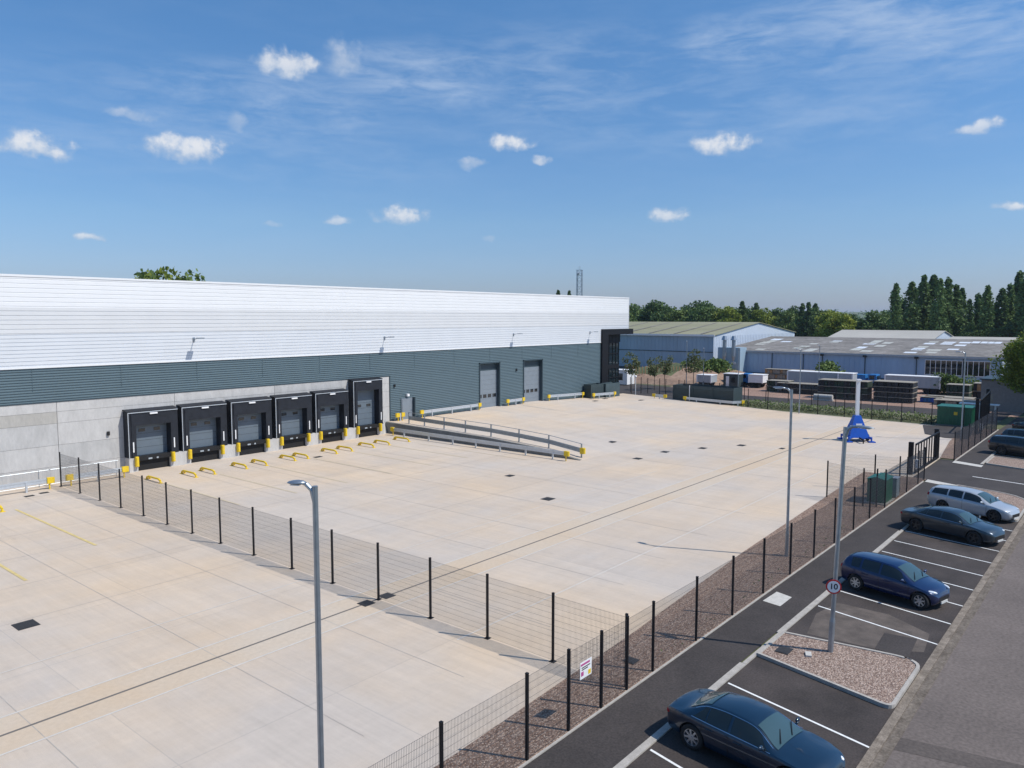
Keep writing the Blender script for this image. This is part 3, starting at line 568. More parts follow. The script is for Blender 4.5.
# ---------------------------------------------------------------- retaining wall and rails
prof = [(36.5,.03),(37.5,.16),(39,.45),(41.5,.62),(47,.90),(53,1.0),(61.1,1.12)]
q = MB(); o0 = 0
for (y, z) in prof: q.v += [(52.72,y,-.05),(53.02,y,-.05),(53.02,y,z),(52.72,y,z)]
for i in range(len(prof)-1):
    a, b_ = 4*i, 4*(i+1)
    for k in range(4): q.face([a+k, a+(k+1) % 4, b_+(k+1) % 4, b_+k])
q.face([0,1,2,3]); n_ = 4*(len(prof)-1); q.face([n_+3,n_+2,n_+1,n_])
tag(q.build('retaining_wall', 'rconc'), 'long wedge-shaped grey concrete retaining wall tapering down from the last dock', 'retaining wall')
def guardrail(pts, label, z=None, caps=True, posts=None, h=.62, group='crash barriers in the yard', mfn=None):
    """corrugated crash barrier: beam, posts, yellow ends"""
    P0 = Vector(pts[0]); r_ = empty('crash_barrier', (P0.x, P0.y, 0), 0, label, 'crash barrier', group)
    hz = (lambda x, y: yz(x, y)) if z is None else (lambda x, y: z)
    seg = []
    for a, b_ in zip(pts, pts[1:]):
        L = (Vector(b_)-Vector(a)).length; n = max(1, round(L/1.0))
        for i in range(n): seg.append((Vector(a).lerp(Vector(b_), i/n)))
    seg.append(Vector(pts[-1]))
    bm_ = MB()
    for a, b_ in zip(seg, seg[1:]):
        za, zb_ = hz(a.x, a.y)+h, hz(b_.x, b_.y)+h
        A = Vector((a.x-P0.x, a.y-P0.y, za)); B = Vector((b_.x-P0.x, b_.y-P0.y, zb_))
        for dz, wd in ((-.11,.07),(.11,.07)): bm_.beam(A+Vector((0,0,dz)), B+Vector((0,0,dz)), wd, .12)
        bm_.beam(A, B, .03, .1)
    bm_.build('beam', 'galvpale', r_)
    pp = []
    for a, b_ in zip(pts, pts[1:]):
        L = (Vector(b_)-Vector(a)).length; n = max(1, round(L/3.2))
        for i in range(n): pp.append(Vector(a).lerp(Vector(b_), (i+.5)/n))
    for p in pp:
        zz = hz(p.x, p.y); t = MB(); t.box(-.06,-.06,zz-.05,.06,.06,zz+h+.1); t.build('post', 'galvpale', r_, loc=(p.x-P0.x, p.y-P0.y, 0))
    if caps:
        for p, nx in ((Vector(pts[0]), Vector(pts[1])), (Vector(pts[-1]), Vector(pts[-2]))):
            zz = hz(p.x, p.y)+h; d_ = (p-nx).normalized(); t = MB()
            c = p-P0
            t.beam((c.x-d_.x*.25, c.y-d_.y*.25, zz), (c.x+d_.x*.12, c.y+d_.y*.12, zz), .22, .42); t.bar((c.x+d_.x*.12, c.y+d_.y*.12, zz-.2), (c.x+d_.x*.12, c.y+d_.y*.12, zz+.2), .13, 10)
            t.bar((c.x-d_.x*.1, c.y-d_.y*.1, zz-h-.02), (c.x-d_.x*.1, c.y-d_.y*.1, zz-.1), .05, 6)
            t.build('end_cap', 'yellow', r_)
    return r_
guardrail([(-20,58.9),(20.1,58.9)], 'long crash barrier along the plain concrete wall left of the dividing fence', z=0)
guardrail([(21.3,58.9),(25.2,58.9)], 'short crash barrier between the dividing fence and the first dock', z=0)
guardrail([(51.95,59.2),(51.85,52),(51.85,37.2)], 'crash barrier along the foot of the retaining wall, on the dock side', z=0)
guardrail([(53.9,60.6),(55.0-.3,60.6)], 'very short crash barrier left of the personnel door')
guardrail([(57.4,60.6),(66.8,60.6)], 'crash barrier against the slate wall between the personnel door and the first roller door')
guardrail([(71.9,60.6),(75.0,60.6)], 'crash barrier against the slate wall between the two roller doors')
guardrail([(80.3,60.6),(88.2,60.6)], 'crash barrier against the slate wall right of the second roller door')
guardrail([(88.3,58.9),(93.6,58.8)], 'crash barrier in front of the small slate screen boxes by the entrance')
guardrail([(97.9,50.0),(98.0,43.0),(99.6,42.2)], 'crash barrier in front of the long slate screen enclosure', h=.45)
guardrail([(97.7,54.8),(97.8,53.0)], 'short yellow-ended barrier at the left end of the long slate screen enclosure', h=.45)
# handrailed barrier on top of the ramp edge
RR = empty('ramp_guardrail', (53.7,37,0), 0, 'steel crash barrier with a thin handrail above it, running down the ramp edge', 'crash barrier', 'crash barriers in the yard')
t = MB(); hr = MB(); ysr = [37.0,40.5,43.9,47.3,50.6,53.5,56.3,58.6]
for a, b_ in zip(ysr, ysr[1:]):
    za, zb_ = yz(53.7,a), yz(53.7,b_)
    for dz in (.46,.70): t.beam((0,a-37,za+dz),(0,b_-37,zb_+dz),.07,.15)
    t.beam((0,a-37,za+.58),(0,b_-37,zb_+.58),.03,.1)
    hr.bar((0,a-37,za+1.15),(0,b_-37,zb_+1.15),.025)
t.build('beam', 'galv', RR); hr.build('handrail', 'galv', RR)
for a in ysr: za = yz(53.7,a); t = MB(); t.box(-.05,-.05,za-.05,.05,.05,za+1.16); t.build('post', 'galv', RR, loc=(0,a-37,0))
t = MB(); za = yz(53.7,37); t.box(-.12,-.25,za+.3,.12,.1,za+.82); t.bar((0,-.25,za+.32),(0,-.25,za+.8),.14,10); t.build('end_cap', 'yellow', RR)
# low mesh barrier along the left wall
MBR = empty('mesh_barrier', (-20,60.1,0), 0, 'low pale mesh handrail close against the plain concrete wall', 'railing')
t = MB()
t.bar((0,0,1.15),(45.2,0,1.15),.022,6); t.bar((0,0,.12),(45.2,0,.12),.018,6)
for i in range(180): t.bar((i*.25,0,.12),(i*.25,0,1.15),.004,4,cap=False)
t.build('railing_mesh', 'galv', MBR)
for i in range(18): t = MB(); t.bar((0,0,0),(0,0,1.18),.025,6); t.build('post', 'galv', MBR, loc=(i*2.65,0,0))
# wheel guides
def guide(): 
    q = MB(); r_ = .075
    for s_ in (-1,):
        q.path([(0,-1.1,.0),(0,-1.05,.16),(0,-.8,.27),(0,.8,.27),(0,1.05,.16),(0,1.1,0)], r_, 8)
        q.path([(.22,1.1,.0),(.18,1.0,.12),(0,.8,.24)], r_, 8)
    q.box(-.14,-1.25,0,.14,-.95,.02); q.box(-.14,.95,0,.3,1.25,.02)
    return q.build('wheel_guide', 'yellow', smooth=False)
G0 = None
GL = [(25.9,'left of the first dock bumper'),(28.6,'in front of the right half of the first dock'),(30.1,'in front of the left half of the second dock'),(32.8,'in front of the right half of the second dock'),(34.6,'in front of the left half of the third dock'),(37.3,'in front of the right half of the third dock'),(38.6,'in front of the left half of the fourth dock'),(41.6,'in front of the right half of the fourth dock'),(43.3,'in front of the left half of the fifth dock'),(45.8,'in front of the right half of the fifth dock'),(47.7,'in front of the left half of the sixth dock'),(50.2,'at the foot of the retaining wall, right of the sixth dock')]
for i, (x, t) in enumerate(GL):
    o = guide() if i == 0 else G0.copy()
    if i == 0: G0 = o
    else: COL.objects.link(o)
    o.location = (x, 55.9, 0); tag(o, 'yellow wheel guide '+t, 'wheel guide', 'yellow wheel guides before the docks')
for (x, y, t) in ((15.7,55.3,'low yellow wheel guide by the left wall at the top of the yellow line'),(11.6,47.0,'low yellow wheel guide at the far left edge, nearest the camera')):
    o = G0.copy(); COL.objects.link(o); o.location = (x, y, 0); tag(o, t, 'wheel guide', 'yellow wheel guides before the docks')
# slate screen enclosures
def screenbox(x0, y0, x1, y1, h, label, gate=None):
    z = yz(min(x0, 98), (y0+y1)/2)*.8; r_ = empty('screen_enclosure', (x0, y0, 0), 0, label, 'enclosure')
    w_, l_ = x1-x0, y1-y0; q = MB()
    n = int(h/.16)
    for (a, b_) in (((0,0),(w_,0)),((w_,0),(w_,l_)),((w_,l_),(0,l_)),((0,l_),(0,0))):
        for i in range(n): zz = z+.08+i*h/n; q.beam((a[0],a[1],zz+.05),(b_[0],b_[1],zz+.05),.05,h/n*.9)
    q.build('slat_screen', 'louvre' if 'dark' in label or 'long' in label else 'louvrel', r_)
    for i in range(int(l_/2.4)+1): t = MB(); t.box(-.05,-.05,0,.05,.05,h+z+.03); t.build('post', 'louvre', r_, loc=(-.06, i*l_/int(l_/2.4) if l_ > 2.4 else 0, 0))
    t = MB(); t.box(.1,.1,z,w_-.1,l_-.1,z+h-.35); t.build('stored_bins', 'louvre', r_)
    if gate: t = MB(); t.box(-.12,l_-2.6,z,-.07,l_-2.5,z+h+.1); t.build('gate_post', 'whitep', r_)
    return r_
screenbox(98.7,43.2,101.6,52.2,2.2,'long slate-grey slatted enclosure with a pale post at its left end', True)
screenbox(88.9,59.7,92.0,60.95,2.0,'small dark slatted enclosure against the slate wall left of the glazed entrance')
screenbox(92.3,59.5,96.0,60.75,2.0,'small slatted enclosure directly in front of the black entrance frame')
q = MB(); [q.bar((i*.9+.2, math.sin(i)*.3, 1.75),(i*.9+.9, math.sin(i+1)*.3, 2.15),.22,8) for i in range(3)]
# ---------------------------------------------------------------- mesh fences
PM = {}
def panel_mesh(L, H, dx=.05):
    key = (round(L, 2), H, dx)
    if key in PM: return PM[key]
    q = MB(); r_ = .0036
    n = int(L/dx)
    for i in range(n+1): x = i*L/n; q.bar((x,0,.06),(x,0,H-.02),r_,4,cap=False)
    k = int(H/.2)
    for i in range(k+1): z = .06+i*(H-.1)/k; q.bar((0,.008,z),(L,.008,z),.0034,4,cap=False)
    me = bpy.data.meshes.new('mesh_panel'); me.from_pydata(q.v, [], q.f); me.materials.append(M['wire']); PM[key] = me; return me
def postm(H, w=.06):
    key = ('p', H, w)
    if key in PM: return PM[key]
    q = MB(); q.box(-w/2,-w/2,-.05,w/2,w/2,H); q.box(-w*1.4,-w*1.4,0,w*1.4,w*1.4,.02); q.box(-w*.55,-w*.55,H,w*.55,w*.55,H+.02)
    me = bpy.data.meshes.new('post'); me.from_pydata(q.v, [], q.f); me.materials.append(M['black']); PM[key] = me; return me
def fence(pts, label, H=2.4, w=.075, dx=.05, group=None, zf=None, mesh=True):
    r_ = empty('mesh_fence', (pts[0][0], pts[0][1], 0), 0, label, 'fence', group)
    for i, p in enumerate(pts):
        z = zf(p[0], p[1]) if zf else 0
        o = bpy.data.objects.new('post', postm(H+.06, w)); COL.objects.link(o); o.parent = r_; o.location = (p[0]-pts[0][0], p[1]-pts[0][1], z)
        if i and mesh:
            a = pts[i-1]; L = math.hypot(p[0]-a[0], p[1]-a[1]); o = bpy.data.objects.new('mesh_panel', panel_mesh(L, H, dx)); COL.objects.link(o); o.parent = r_
            za = zf(a[0], a[1]) if zf else 0
            o.location = (a[0]-pts[0][0], a[1]-pts[0][1], za); o.rotation_euler = (0, -math.atan2(z-za, L), math.atan2(p[1]-a[1], p[0]-a[0]))
    return r_
FY = 12.43
fx = [-4.0,-.8,2.4,5.6,8.9,12.3,15.55,17.48,19.2,20.7,22.38,25.6,28.8,32.0,35.23,38.5,41.7,45.1,48.3,51.7,57.3,60.6,62.5]
fence([(x, FY) for x in fx], 'black mesh perimeter fence along the gravel bed beside the footpath')
cy = [12.55,15.51,18.57,21.62,24.79,27.95,31.1,34.4,37.6,40.6,43.5,46.5,49.6,52.7,55.9,59.2]
fence([(20.85, y) for y in cy], 'black mesh fence crossing the concrete yard from the perimeter to the wall')
fence([(52.4,16.2),(51.2,13.6),(51.6,12.9)], 'short mesh return fence behind the green cabinet')
fence([(56.2,16.3),(56.9,14.4),(57.3,12.9)], 'short mesh return fence behind the grey cabinet')
fence([(72.8+3.15*i, 12.28-.01*i) for i in range(8)], 'black mesh fence beyond the access road gate')
zb2 = lambda x, y: interp(y, [(36,0),(60,.42)])
fence([(BACK(y)+.35, y) for y in (15.4,18.6,21.8,25.1,28.3,31.6,34.9,38.2,41.0)], 'black mesh fence along the back edge of the yard, by the flowering verge', zf=zb2, dx=.1)
fence([(103.0,y) for y in (44,47.2,50.4,53.6,56.8,60.0)], 'black mesh fence behind the long slate enclosure', zf=zb2, dx=.1)
fence([(106.0+.05*i, 22.5+3.2*i) for i in range(14)], 'second black mesh fence between the verge and the red gravel track', dx=.1)
# gates
def gate(x0, x1, y, H, label, n=9, rz=0):
    r_ = empty('sliding_gate', (x0, y, 0), rz, label, 'gate', 'sliding gates'); L = x1-x0
    t = MB(); t.box(0,-.06,.08,L,.06,.26); t.box(0,-.05,H-.12,L,.05,H); t.build('gate_rail', 'black', r_)
    for i in range(n+1): t = MB(); t.box(-.045,-.04,.26,.045,.04,H-.12); t.build('bar', 'black', r_, loc=(i*L/n,0,0))
    for x in (-.35, L+.3):
        t = MB(); t.box(-.16,-.16,0,.16,.16,H+.15); t.build('gate_post', 'black', r_, loc=(x,.25,0))
    t = MB(); t.box(-.2,-.28,.5,.15,-.05,1.15); t.build('control_box', 'whitep', r_)
    return r_
gate(64.6,73.0,13.5,2.35,'black barred sliding gate across the access road into the yard')
gate(91.0,103.0,13.2,3.6,'taller black barred gate at the far corner under the tree', 14, R(4))
# ---------------------------------------------------------------- cabinets, container
r_ = empty('green_cabinet', (52.5,12.62,0), 0, 'dark green electrical kiosk with pitched top just inside the perimeter fence', 'cabinet')
t = MB(); t.box(0,0,.1,1.75,1.1,1.6); t.build('housing', 'green', r_)
t = MB(); t.add([(-.06,-.06,1.6),(1.81,-.06,1.6),(1.81,1.16,1.6),(-.06,1.16,1.6),(-.06,.55,1.78),(1.81,.55,1.78)], [(0,1,2,3),(0,1,5,4),(2,3,4,5),(0,4,3),(1,2,5)]); t.build('roof', 'greentop', r_)
for i in range(2): t = MB(); t.box(-.03,.06+.5*i,.2,-.002,.53+.5*i,1.5); t.build('door', 'green', r_)
t = MB(); t.box(-.25,-.12,0,2.0,1.3,.1); t.build('plinth', 'kerb', r_)
r_ = empty('grey_cabinet', (55.0,12.55,0), 0, 'pale grey metal meter cabinet right of the green kiosk', 'cabinet')
t = MB(); t.box(0,0,.08,.8,.95,1.3); t.build('housing', 'cab', r_); t = MB(); t.box(-.025,.03,.15,-.002,.92,1.25); t.build('door', 'cab', r_); t = MB(); t.box(-.04,-.04,1.3,.84,.99,1.35); t.build('lid', 'galvpale', r_)
r_ = empty('substation_container', (96.1,14.7,0), 0, 'large dark green ribbed container behind the second gate, with a teal roof', 'container')
t = MB(); t.box(.04,.04,.12,2.7,3.4,2.06)
for i in range(17): t.box(0 if i % 2 else .03,i*.2+.02,.16,.05,i*.2+.2,2.02)
for i in range(13): t.box(i*.2+.05,0 if i % 2 else .03,.16,i*.2+.23,.05,2.02)
t.build('ribbed_shell', 'green', r_)
t = MB(); t.box(-.06,-.06,2.065,2.8,3.5,2.17); t.build('roof', 'greentop', r_)
t = MB(); t.box(-.02,1.4,1.25,-.003,1.75,1.6); t.build('warning_sign', 'yellow', r_)
t = MB(); t.box(-.1,-.1,0,2.8,3.5,.12); t.build('base', 'rconc', r_)
# ---------------------------------------------------------------- lamps
def lamp(x, y, H, ang, label, r0=.085, arm=.8, cat='lamp post', mat_='galv'):
    r_ = empty('lamp_post', (x, y, 0), R(ang), label, cat, 'lamp posts')
    t = MB(); t.bar((0,0,-.05),(0,0,1.2),r0,12); t.bar((0,0,1.2),(0,0,1.35),r0,12,r2=r0*.8); t.bar((0,0,1.35),(0,0,H),r0*.8,12,r2=r0*.72); t.box(-r0*.55,-r0*1.06,.5,r0*.55,-r0*.7,1.0); t.build('pole', mat_, r_, smooth=False)
    t = MB(); pts = [(0,0,H-.35),(.06,0,H-.1),(.2,0,H+.03),(arm*.5,0,H+.05)]
    for i, (a, b_) in enumerate(zip(pts, pts[1:])): t.bar(a, b_, r0*.75-.012*i, 10)
    t.build('arm', mat_, r_)
    # lantern: flattened tapered pod
    t = MB(); sec = [(arm*.40,.045,.03),(arm*.55,.09,.05),(arm*.75,.13,.055),(arm*.95,.125,.045),(arm*1.10,.08,.028),(arm*1.17,.03,.010)]; n = 12
    for (xx, hw, hh) in sec:
        for i in range(n): an = 2*math.pi*i/n; t.v.append((xx, hw*math.cos(an), H+.05+hh*math.sin(an)*(1.2 if math.sin(an) > 0 else .55)))
    for k in range(len(sec)-1):
        for i in range(n): t.face([k*n+i, k*n+(i+1) % n, (k+1)*n+(i+1) % n, (k+1)*n+i])
    t.face(list(range(n))); t.face([(len(sec)-1)*n+i for i in range(n)]); ln = t.build('lantern', mat_, r_, smooth=True)
    t = MB(); t.box(arm*.62,-.085,H+.005,arm*1.0,.085,H+.018); t.build('lens', 'lamp', ln)
    return r_
lamp(9.70,13.55,8.42,118,'tall galvanised street lamp nearest the camera, left of centre', .085, .54)
lamp(37.84,13.55,8.45,84,'tall slim street lamp standing in the gravel bed by the fence', .085, .85)
L3 = lamp(27.7,8.25,8.2,-88,'street lamp in the gravel island carrying the round speed sign', .10, .8)
from mathutils import Quaternion
L3.rotation_mode = 'QUATERNION'; L3.rotation_quaternion = Quaternion(Vector((.77,.64,0)), R(1.7)) @ Quaternion((0,0,1), R(-88))
lamp(85.5,13.9,8.6,90,'distant lamp post behind the fence near the green container', .08, .8)
lamp(96.6,33.6,8.0,90,'thin distant lamp post at the back edge of the yard', .08, .7)
lamp(108,46.6,7.5,200,'distant lamp post beyond the long slate enclosure', .07, .7)
lamp(124,40.2,7.6,180,'far pale lamp post among the stacked yard material', .08, .7)
lamp(112,57.0,8.2,200,'left of two far lamp posts before the olive-roofed building', .08, .6)
lamp(116,56.0,7.0,200,'right of two far lamp posts before the olive-roofed building', .08, .6)
# round 10 speed sign on the lamp
def disc(q, c, r_, u, v, nrm, th, mi, n=28, r_in=0):
    o = len(q.v); c = Vector(c)
    for s_ in (0, th):
        for i in range(n): an = 2*math.pi*i/n; q.v.append(tuple(c + u*math.cos(an)*r_ + v*math.sin(an)*r_ + nrm*s_))
    q.face(list(range(o, o+n)), mi); q.face(list(range(o+n, o+2*n)), mi)
    for i in range(n): q.face([o+i, o+(i+1) % n, o+n+(i+1) % n, o+n+i], mi)
sg = empty('speed_sign', (27.75,8.25,0), R(-92-0), 'round red-ringed 10 speed limit sign fixed to the lamp pole', 'road sign')
sg.rotation_euler.z = math.atan2(-8.25+0, -27.75) + R(8)
uu, vv_, nn = Vector((0,1,0)), Vector((0,0,1)), Vector((1,0,0)); SZ = 2.50
q = MB(); disc(q, (.12,0,SZ), .26, uu, vv_, nn, .015, 0); q.box(.0,-.12,SZ-.15,.12,.12,SZ-.11,1); q.box(.0,-.12,SZ+.11,.12,.12,SZ+.15,1); q.build('sign_plate', ['red','galv'], sg)
q = MB(); disc(q, (.1355,0,SZ), .21, uu, vv_, nn, .004, 0); q.build('sign_face', 'whitep', sg)
def text(name, s_, size, m, parent, loc, rot, ext=.001):
    cu = bpy.data.curves.new(name, 'FONT'); cu.body = s_; cu.size = size; cu.extrude = ext; cu.align_x = 'CENTER'; cu.align_y = 'CENTER'; cu.offset = size*.022
    tmp = bpy.data.objects.new('tmp', cu); COL.objects.link(tmp); bpy.context.view_layer.update()
    me = bpy.data.meshes.new_from_object(tmp.evaluated_get(bpy.context.evaluated_depsgraph_get())); me.name = name; COL.objects.unlink(tmp); bpy.data.objects.remove(tmp)
    me.materials.clear(); me.materials.append(M[m]); o = bpy.data.objects.new(name, me); COL.objects.link(o); o.parent = parent; o.location = loc; o.rotation_euler = rot; return o
text('numerals', '10', .28, 'blackp', sg, (.1425,0,SZ), (R(90),0,R(90)), .002)
# fence notice
fs = empty('warning_notice', (18.3,FY-.03,0), 0, 'small white notice with coloured print wired to the perimeter fence', 'sign')
q = MB(); q.box(-.30,-.01,1.36,.30,0,1.87); q.build('notice_board', 'whitep', fs)
q = MB(); q.box(-.27,-.014,1.76,.20,-.0105,1.82); q.box(-.25,-.014,1.45,-.12,-.0105,1.58); q.build('coloured_print', 'signp', fs)
q = MB(); q.box(-.22,-.014,1.68,.22,-.0105,1.71); q.box(-.22,-.014,1.62,.10,-.0105,1.65); q.build('small_print', 'trim', fs)
q = MB(); q.box(.12,-.014,1.40,.26,-.0105,1.54); q.build('warning_panel', 'yellow', fs)
# island litter: pale stone
q = MB(); q.box(-.18,-.1,0,.18,.1,.06); tag(q.build('access_cap', 'slab', loc=(26.9,8.75,.09), rz=.4), 'tiny pale access cap lying on the gravel island by the lamp', 'access cap')
# ---------------------------------------------------------------- mast on blue base
mt = empty('mast_trailer', (78.7,21.75,0), R(35), 'white mast rising from a bright blue pyramid base on stabiliser feet', 'mobile mast')
t = MB(); b0 = .95; t.add([(-b0,-b0,.4),(b0,-b0,.4),(b0,b0,.4),(-b0,b0,.4),(-.28,-.28,2.5),(.28,-.28,2.5),(.28,.28,2.5),(-.28,.28,2.5)], [(0,3,2,1),(4,5,6,7),(0,1,5,4),(1,2,6,5),(2,3,7,6),(3,0,4,7)]); t.build('base_housing', 'blue', mt)
t = MB(); t.box(-.15,-.15,2.5,.15,.15,5.9); t.box(-.36,-.2,5.9,.2,.2,6.03); t.build('mast', 'whitep', mt)
for a in range(4):
    an = R(45+90*a); t = MB(); t.beam((math.cos(an)*.8,math.sin(an)*.8,.45),(math.cos(an)*1.5,math.sin(an)*1.5,.4),.2,.22); t.box(math.cos(an)*1.5-.3,math.sin(an)*1.5-.3,0,math.cos(an)*1.5+.3,math.sin(an)*1.5+.3,.1); t.bar((math.cos(an)*1.5,math.sin(an)*1.5,.1),(math.cos(an)*1.5,math.sin(an)*1.5,.5),.08); t.build('stabiliser', 'blue', mt)
t = MB(); t.box(-.66,-.28,1.35,-.60,.28,1.75); o = t.build('label_plate', 'whitep', mt)
t = MB(); t.beam((-.9,0,.4),(-1.9,0,.35),.12,.12); t.bar((-1.9,0,0),(-1.9,0,.4),.06); t.build('tow_bar', 'black', mt)
t = MB(); t.bar((0,-1.15,.33),(0,-.98,.33),.33,16); t.build('wheel', 'tyre', mt); t = MB(); t.bar((0,.98,.33),(0,1.15,.33),.33,16); t.build('wheel', 'tyre', mt)
# ---------------------------------------------------------------- cars
def pch(x, T):
    """smooth interpolation through the table"""
    n = len(T)
    if x <= T[0][0]: return T[0][1]
    if x >= T[-1][0]: return T[-1][1]
    for i in range(n-1):
        if x <= T[i+1][0]: break
    def sec(j): return (T[j+1][1]-T[j][1])/(T[j+1][0]-T[j][0])
    def m(j):
        if j == 0: return sec(0)
        if j == n-1: return sec(n-2)
        a, b_ = sec(j-1), sec(j)
        return 0 if a*b_ <= 0 else 2*a*b_/(a+b_)
    h = T[i+1][0]-T[i][0]; t = (x-T[i][0])/h
    return (2*t**3-3*t*t+1)*T[i][1] + (t**3-2*t*t+t)*h*m(i) + (-2*t**3+3*t*t)*T[i+1][1] + (t**3-t*t)*h*m(i+1)
def ellipsoid(q, c, rx, ry, rz, mi=0, n=14, k=8, rot=0):
    o = len(q.v); cr, sr = math.cos(rot), math.sin(rot)
    for j in range(k+1):
        ph = math.pi*j/k
        for i in range(n):
            th = 2*math.pi*i/n; x = rx*math.sin(ph)*math.cos(th); y = ry*math.sin(ph)*math.sin(th)
            q.v.append((c[0]+x*cr-y*sr, c[1]+x*sr+y*cr, c[2]+rz*math.cos(ph)))
    for j in range(k):
        for i in range(n): q.face([o+j*n+i, o+j*n+(i+1) % n, o+(j+1)*n+(i+1) % n, o+(j+1)*n+i], mi)
def make_car(name, label, sp, pmat, loc, head, scale, rim='alloy', spokes=7):
    root = empty(name, loc, head, label, 'car', 'cars parked in the bays'); root.scale = (scale,)*3
    B, T, W_, ZS, WR = sp['zb'], sp['zt'], sp['w'], sp['zs'], sp['wr']; x0, x1 = B[0][0], B[-1][0]
    def edge(x): zt = pch(x, T); zb = pch(x, B); return pch(x, WR), max(zb+.005, zt-.05)
    def side(x, t):
        w_ = pch(x, W_)*.945; zb = pch(x, B); wr, ze = edge(x); bul = .035*math.sin(math.pi*t)*min(1, (ze-zb)/.3)
        return (w_*(1-t)+wr*t + bul, zb*(1-t)+ze*t)
    def top(x, s): wr, ze = edge(x); zt = max(pch(x, T), ze+.002); return (wr*(1-s), ze+(zt-ze)*(1-(1-s)**2.2))
    def ring(x):
        w_ = pch(x, W_); zb = pch(x, B); zs = pch(x, ZS); hgt = zb-zs
        h = [(0,zs),(.5*w_,zs),(.84*w_,zs),(.94*w_,zs+.05),(.965*w_,zs+.14*hgt+.03),(.985*w_,zs+.35*hgt),(w_,zs+.55*hgt),(w_,zs+.72*hgt),(.985*w_,zs+.88*hgt),(.965*w_,zs+.96*hgt)]
        h += [side(x, t) for t in (0,.25,.5,.75,1)] + [top(x, s) for s in (.12,.3,.5,.75,1)]
        return h
    q = MB(); ns = 120; rn = None
    xs_ = []
    for i in range(ns+1):
        u = i/ns; u = .5-.5*math.cos(math.pi*u) if sp.get('cosx', True) else u; xs_.append(x0+(x1-x0)*(.55*u+.45*i/ns))
    for x in xs_:
        h = ring(x); full = [(x, y, z) for y, z in h] + [(x, -y, z) for y, z in h[-2:0:-1]]; rn = len(full); q.v += full
    for i in range(ns):
        for j in range(rn): q.face([i*rn+j, i*rn+(j+1) % rn, (i+1)*rn+(j+1) % rn, (i+1)*rn+j])
    q.face(list(range(rn))); q.face([ns*rn+j for j in range(rn)])
    body = q.build('body', [pmat, M['trim']], None, smooth=True)
    R_, ax = sp['R'], sp['ax']
    cut = MB()
    wmx = max(p[1] for p in W_)
    for a in ax:
        for s_ in (-1, 1): cut.bar((a, s_*(wmx-.30), R_), (a, s_*(wmx+.2), R_), R_+.055, 28)
    co = cut.build('cut', [M['trim']])
    md = body.modifiers.new('b', 'BOOLEAN'); md.operation = 'DIFFERENCE'; md.object = co; md.solver = 'EXACT'
    bpy.context.view_layer.update(); me = bpy.data.meshes.new_from_object(body.evaluated_get(bpy.context.evaluated_depsgraph_get())); body.modifiers.clear(); body.data = me
    bpy.data.objects.remove(co)
    for p in me.polygons:
        c = p.center
        if any(math.hypot(c.x-a, c.z-R_) < R_+.05 for a in ax) and abs(c.y) < wmx-.02 and abs(c.y) > wmx-.5: p.material_index = 1
        if c.z < .23: p.material_index = 1
    me.materials.clear(); me.materials.append(pmat); me.materials.append(M['trim'])
    try: me.set_sharp_from_angle(angle=R(38))
    except Exception: pass
    body.parent = root
    OFF = .006
    def sidepatch(xa, xb, ta, tb, s_, nm, m, off=OFF, n=12, slant=(0,0)):
        q = MB(); k = 5
        for i in range(n+1):
            for j in range(k+1):
                t = ta+(tb-ta)*j/k; xl = xa+slant[0]*j/k; xr = xb+slant[1]*j/k
                x = xl+(xr-xl)*i/n; y, z = side(x, t); q.v.append((x, s_*(y+off), z+off*.5))
        for i in range(n):
            for j in range(k): q.face([i*(k+1)+j, (i+1)*(k+1)+j, (i+1)*(k+1)+j+1, i*(k+1)+j+1])
        return q.build(nm, m, body, smooth=True)
    def toppatch(xa, xb, sm, nm, m, inset=0):
        q = MB(); n = 12; k = 16
        for i in range(n+1):
            x = xa+(xb-xa)*i/n
            for j in range(k+1):
                v = -1+2*j/k; s = 1-abs(v)*(1-sm); y, z = top(x, s); q.v.append((x+ (.010 if x > 0 else -.012), y*(1 if v >= 0 else -1), z+.012))
        for i in range(n):
            for j in range(k): q.face([i*(k+1)+j, (i+1)*(k+1)+j, (i+1)*(k+1)+j+1, i*(k+1)+j+1])
        return q.build(nm, m, body, smooth=True)
    toppatch(*sp['ws'], .07, 'windscreen', 'screen')
    toppatch(*sp['rw'], .12, 'rear_window', 'screen')
    for s_ in (-1, 1):
        for (xa, xb, sl_) in sp['win']: sidepatch(xa, xb, .08, .90, s_, 'side_window', 'tint', slant=sl_)
        if sp.get('chrome'):
            q = MB(); pts = []
            xa, xb = sp['win'][0][0]-.03, sp['win'][-1][1]+.04
            for i in range(17): x = xa+(xb-xa)*i/16; y, z = side(x, .03); pts.append((x, s_*(y+.008), z))
            q.path(pts, .011, 5); q.build('chrome_strip', 'chrome', body); q = MB()
            pts = []
            for i in range(17): x = xa+(xb-xa)*i/16; y, z = side(x, .95); pts.append((x, s_*(y+.008), z))
            q.path(pts, .009, 5); q.build('chrome_strip', 'chrome', body)
        # doors: thin shut lines, handles
        dq = MB()
        for xd in sp['seams']:
            pr = []
            for (fr, k) in ((.18,0),(.35,0),(.55,0),(.72,0),(.9,0),(.98,0)):
                w_ = pch(xd, W_); zb = pch(xd, B); zs = pch(xd, ZS); yy = w_*interp(fr, [(0,.94),(.14,.965),(.35,.985),(.55,1),(.72,1),(.88,.985),(.96,.965),(1,.945)]); pr.append((xd, s_*(yy+.001), zs+fr*(zb-zs)))
            dq.path(pr, .006, 4)
        dq.build('door_seam', 'trim', body)
